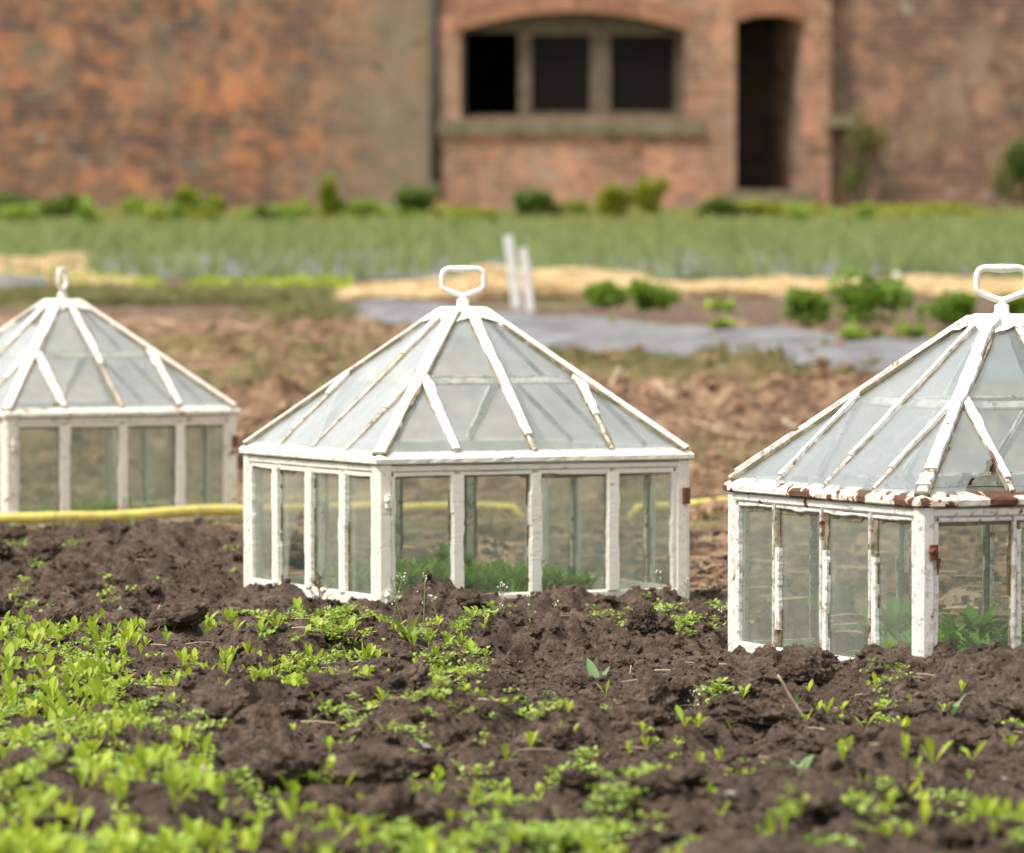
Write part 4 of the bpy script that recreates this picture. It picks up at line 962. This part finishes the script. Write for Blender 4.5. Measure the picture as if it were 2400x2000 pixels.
m = MB(); m.prism([(wx(1594), DW+.94, wz(389)), (wx(1647.5), DW+.02, wz(389)), (wx(1647.5), DW+.02, wz(33)), (wx(1594), DW+.94, wz(33))], Vector((.05, .05, 0))); m.build('splayed_reveal', B_right, bl)
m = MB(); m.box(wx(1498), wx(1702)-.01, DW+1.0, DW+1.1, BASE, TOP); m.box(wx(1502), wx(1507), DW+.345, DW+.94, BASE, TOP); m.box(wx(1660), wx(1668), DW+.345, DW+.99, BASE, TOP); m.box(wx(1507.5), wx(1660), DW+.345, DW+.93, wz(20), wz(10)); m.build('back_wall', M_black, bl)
m = MB(); m.tube([(wx(890), DW-.01, wz(-260)), (wx(891), DW-.01, wz(200)), (wx(893), DW-.01, wz(382))], .052, False, 12); m.tube([(wx(893), DW-.01, wz(378)), (wx(894), DW-.05, wz(388)), (wx(895), DW-.14, wz(394))], .06, False, 12); m.build('drainpipe', M_pipe, bl, True)
m = MB(); m.box(wx(1702)+.003, 40, DW+.16, DW+.56, .8, TOP); m.box(wx(1702)+.003, 40, DW+.1, DW+.62, TOP, TOP+.12)
o = m.build('brick_garden_wall', B_right); tag(o, 'mottled brown brick garden wall set back to the right of the doorway', 'wall')
m = MB(); m.box(wx(1690), wx(1756), DW-.05, DW+.155, wz(262), wz(236)); m.build('ledge', M_sill, bl)
# shrubs at the foot of the wall
for i, (dx, dy, w, h, mat, lb) in enumerate([
   (677, 455, .17, .34, L_yel, 'narrow upright dark shrub with a yellow tip at the wall foot'), (1258, 455, .36, .30, L_yel, 'round yellow-green shrub under the right of the window, left of a pair'), (1336, 450, .28, .32, L_yel, 'round yellow-green shrub, right of the pair under the window'),
   (1108, 455, .45, .22, L_bush, 'low grey-green mounded plant below the window'), (858, 450, .34, .26, L_bush, 'green leafy plant left of the drainpipe foot'), (386, 450, .26, .26, L_yel, 'yellow-green tuft against the left wall'), (440, 448, .18, .2, L_yel, 'small yellow flowering tuft right of the yellow-green one'),
   (50, 458, .62, .2, L_bush, 'wide low dark green plant at the far left wall foot'), (130, 455, .3, .2, L_bush, 'low green plant near the far left wall foot'), (285, 455, .36, .18, L_low, 'light green clump along the left wall'), (560, 455, .5, .14, L_low, 'flat light green clump in the middle of the left wall'), (760, 455, .4, .16, L_low, 'light green clump near the drainpipe'),
   (960, 462, .6, .12, L_yel, 'low yellowish patch under the left of the window'), (1585, 452, .9, .16, L_yel, 'yellow-green row below the doorstep'), (1480, 455, .4, .16, L_bush, 'grey-green clump left of the doorstep'), (1880, 448, 1.1, .12, L_yel, 'low yellow-green strip at the right wall foot'),
   (2105, 445, .85, .68, L_dark, 'large dark green bush at the right edge against the wall')]):
    X, Y = dpt(dx, dy); Y = min(Y, DW-.25-w*.25); v = leafball(w/2*1.25, w/2*.8, h/2*1.3, int(min(3200, 500+w*2200)), .06, .035, 'lance', 60+i, lobes=6)
    inst('shrub', mk('shrub', v, mat, per=9), (X, Y, float(base_z(np.array([Y]))[0])-.02), 0, 1, lb, 'shrub', 'shrubs along the wall foot')
for i in range(34):
    dx = random.choice((U(0, 880), U(0, 2050))); dy = U(446, 470); X, Y = dpt(dx, dy); Y = min(Y, DW-.35); w = U(.14, .4); h = U(.10, .24)
    v = leafball(w/2, w/2*.8, h/2, 260, .07, .035, 'lance', 160+i, lobes=4); mt = random.choice((L_yel, L_low, L_bush, L_berry))
    inst('border_plant', mk('border_plant', v, mt, per=9), (X, Y, float(base_z(np.array([Y]))[0])-.02), 0, 1, 'small leafy clump in the border along the foot of the brick walls', 'plant', 'small border plants')
r0 = empty('wall_shrub', (wx(1762), DW-.22, 1.28)); tag(r0, 'tall thin climbing shrub with bronze-green top right of the doorway', 'shrub')
m = MB(); m.tube([(0, 0, 0), (-.02, 0, .35), (.03, .03, .7)], [.03, .022, .012], False, 8); m.tube([(.05, 0, 0), (.1, 0, .35), (.12, .03, .6)], [.02, .016, .01], False, 8); m.build('trunk', M_wood, r0, True)
v = leafball(.27, .18, .26, 900, .07, .035, 'lance', 81, lobes=7); o = link('crown', mk('crown', v, L_olive, per=9), None, r0); o.location = (.04, 0, .55)
v = leafball(.15, .12, .32, 330, .07, .025, 'lance', 82); o = link('lower_leaves', mk('lower_leaves', v, L_bush, per=9), None, r0); o.location = (-.06, 0, .0)

# ------------------------------------------------------------------ camera, light, world
sc = bpy.context.scene
cam = bpy.data.cameras.new('camera'); co = bpy.data.objects.new('camera', cam); C.objects.link(co); sc.camera = co
cam.sensor_width = 36; cam.lens = 36*F/2400; cam.clip_end = 1000; cam.clip_start = .1
co.location = (0, 0, CH); co.rotation_euler = (R(90)-math.atan((1000-HOR)/F), 0, 0)
cam.dof.use_dof = True; cam.dof.focus_distance = 7.75; cam.dof.aperture_fstop = 7.8; cam.dof.aperture_blades = 9
EL, AZ = R(56), R(238)      # bright overcast, the light high on the left
w = bpy.data.worlds.new('World'); sc.world = w; w.use_nodes = True; nt = w.node_tree; bg = nt.nodes['Background']
sky = nt.nodes.new('ShaderNodeTexSky'); sky.sky_type = 'NISHITA'; sky.sun_disc = False; sky.sun_elevation = EL; sky.sun_rotation = AZ
sky.air_density = 1.0; sky.dust_density = 4.0
hs = nt.nodes.new('ShaderNodeHueSaturation'); hs.inputs['Saturation'].default_value = .28
nt.links.new(sky.outputs[0], hs.inputs['Color'])
tc = nt.nodes.new('ShaderNodeTexCoord'); cn = nt.nodes.new('ShaderNodeTexNoise'); cn.inputs['Scale'].default_value = 2.2; cn.inputs['Detail'].default_value = 6
nt.links.new(tc.outputs['Generated'], cn.inputs['Vector']); cr_ = nt.nodes.new('ShaderNodeValToRGB'); nt.links.new(cn.outputs['Fac'], cr_.inputs[0])
cr_.color_ramp.elements[0].position = .3; cr_.color_ramp.elements[0].color = (4.6, 4.75, 4.95, 1); cr_.color_ramp.elements[1].position = .7; cr_.color_ramp.elements[1].color = (7.6, 7.6, 7.6, 1)
mx = nt.nodes.new('ShaderNodeMix'); mx.data_type = 'RGBA'; mx.inputs[0].default_value = .8     # thin bright cloud over the blue
nt.links.new(hs.outputs[0], mx.inputs[6]); nt.links.new(cr_.outputs[0], mx.inputs[7]); nt.links.new(mx.outputs[2], bg.inputs[0]); bg.inputs[1].default_value = .11
sl = bpy.data.lights.new('sun', 'SUN'); sl.energy = 3.0; sl.angle = R(10); sl.color = (1, .965, .91); so = bpy.data.objects.new('sun', sl); C.objects.link(so)
d = Vector((math.sin(AZ)*math.cos(EL), math.cos(AZ)*math.cos(EL), math.sin(EL))); so.rotation_euler = d.to_track_quat('Z', 'Y').to_euler()
so.location = (0, 0, 10)
sc.view_settings.view_transform = 'Standard'; sc.view_settings.look = 'None'; sc.view_settings.exposure = 0.90
sc.render.engine = 'CYCLES'; sc.cycles.transparent_max_bounces = 24; sc.cycles.max_bounces = 8
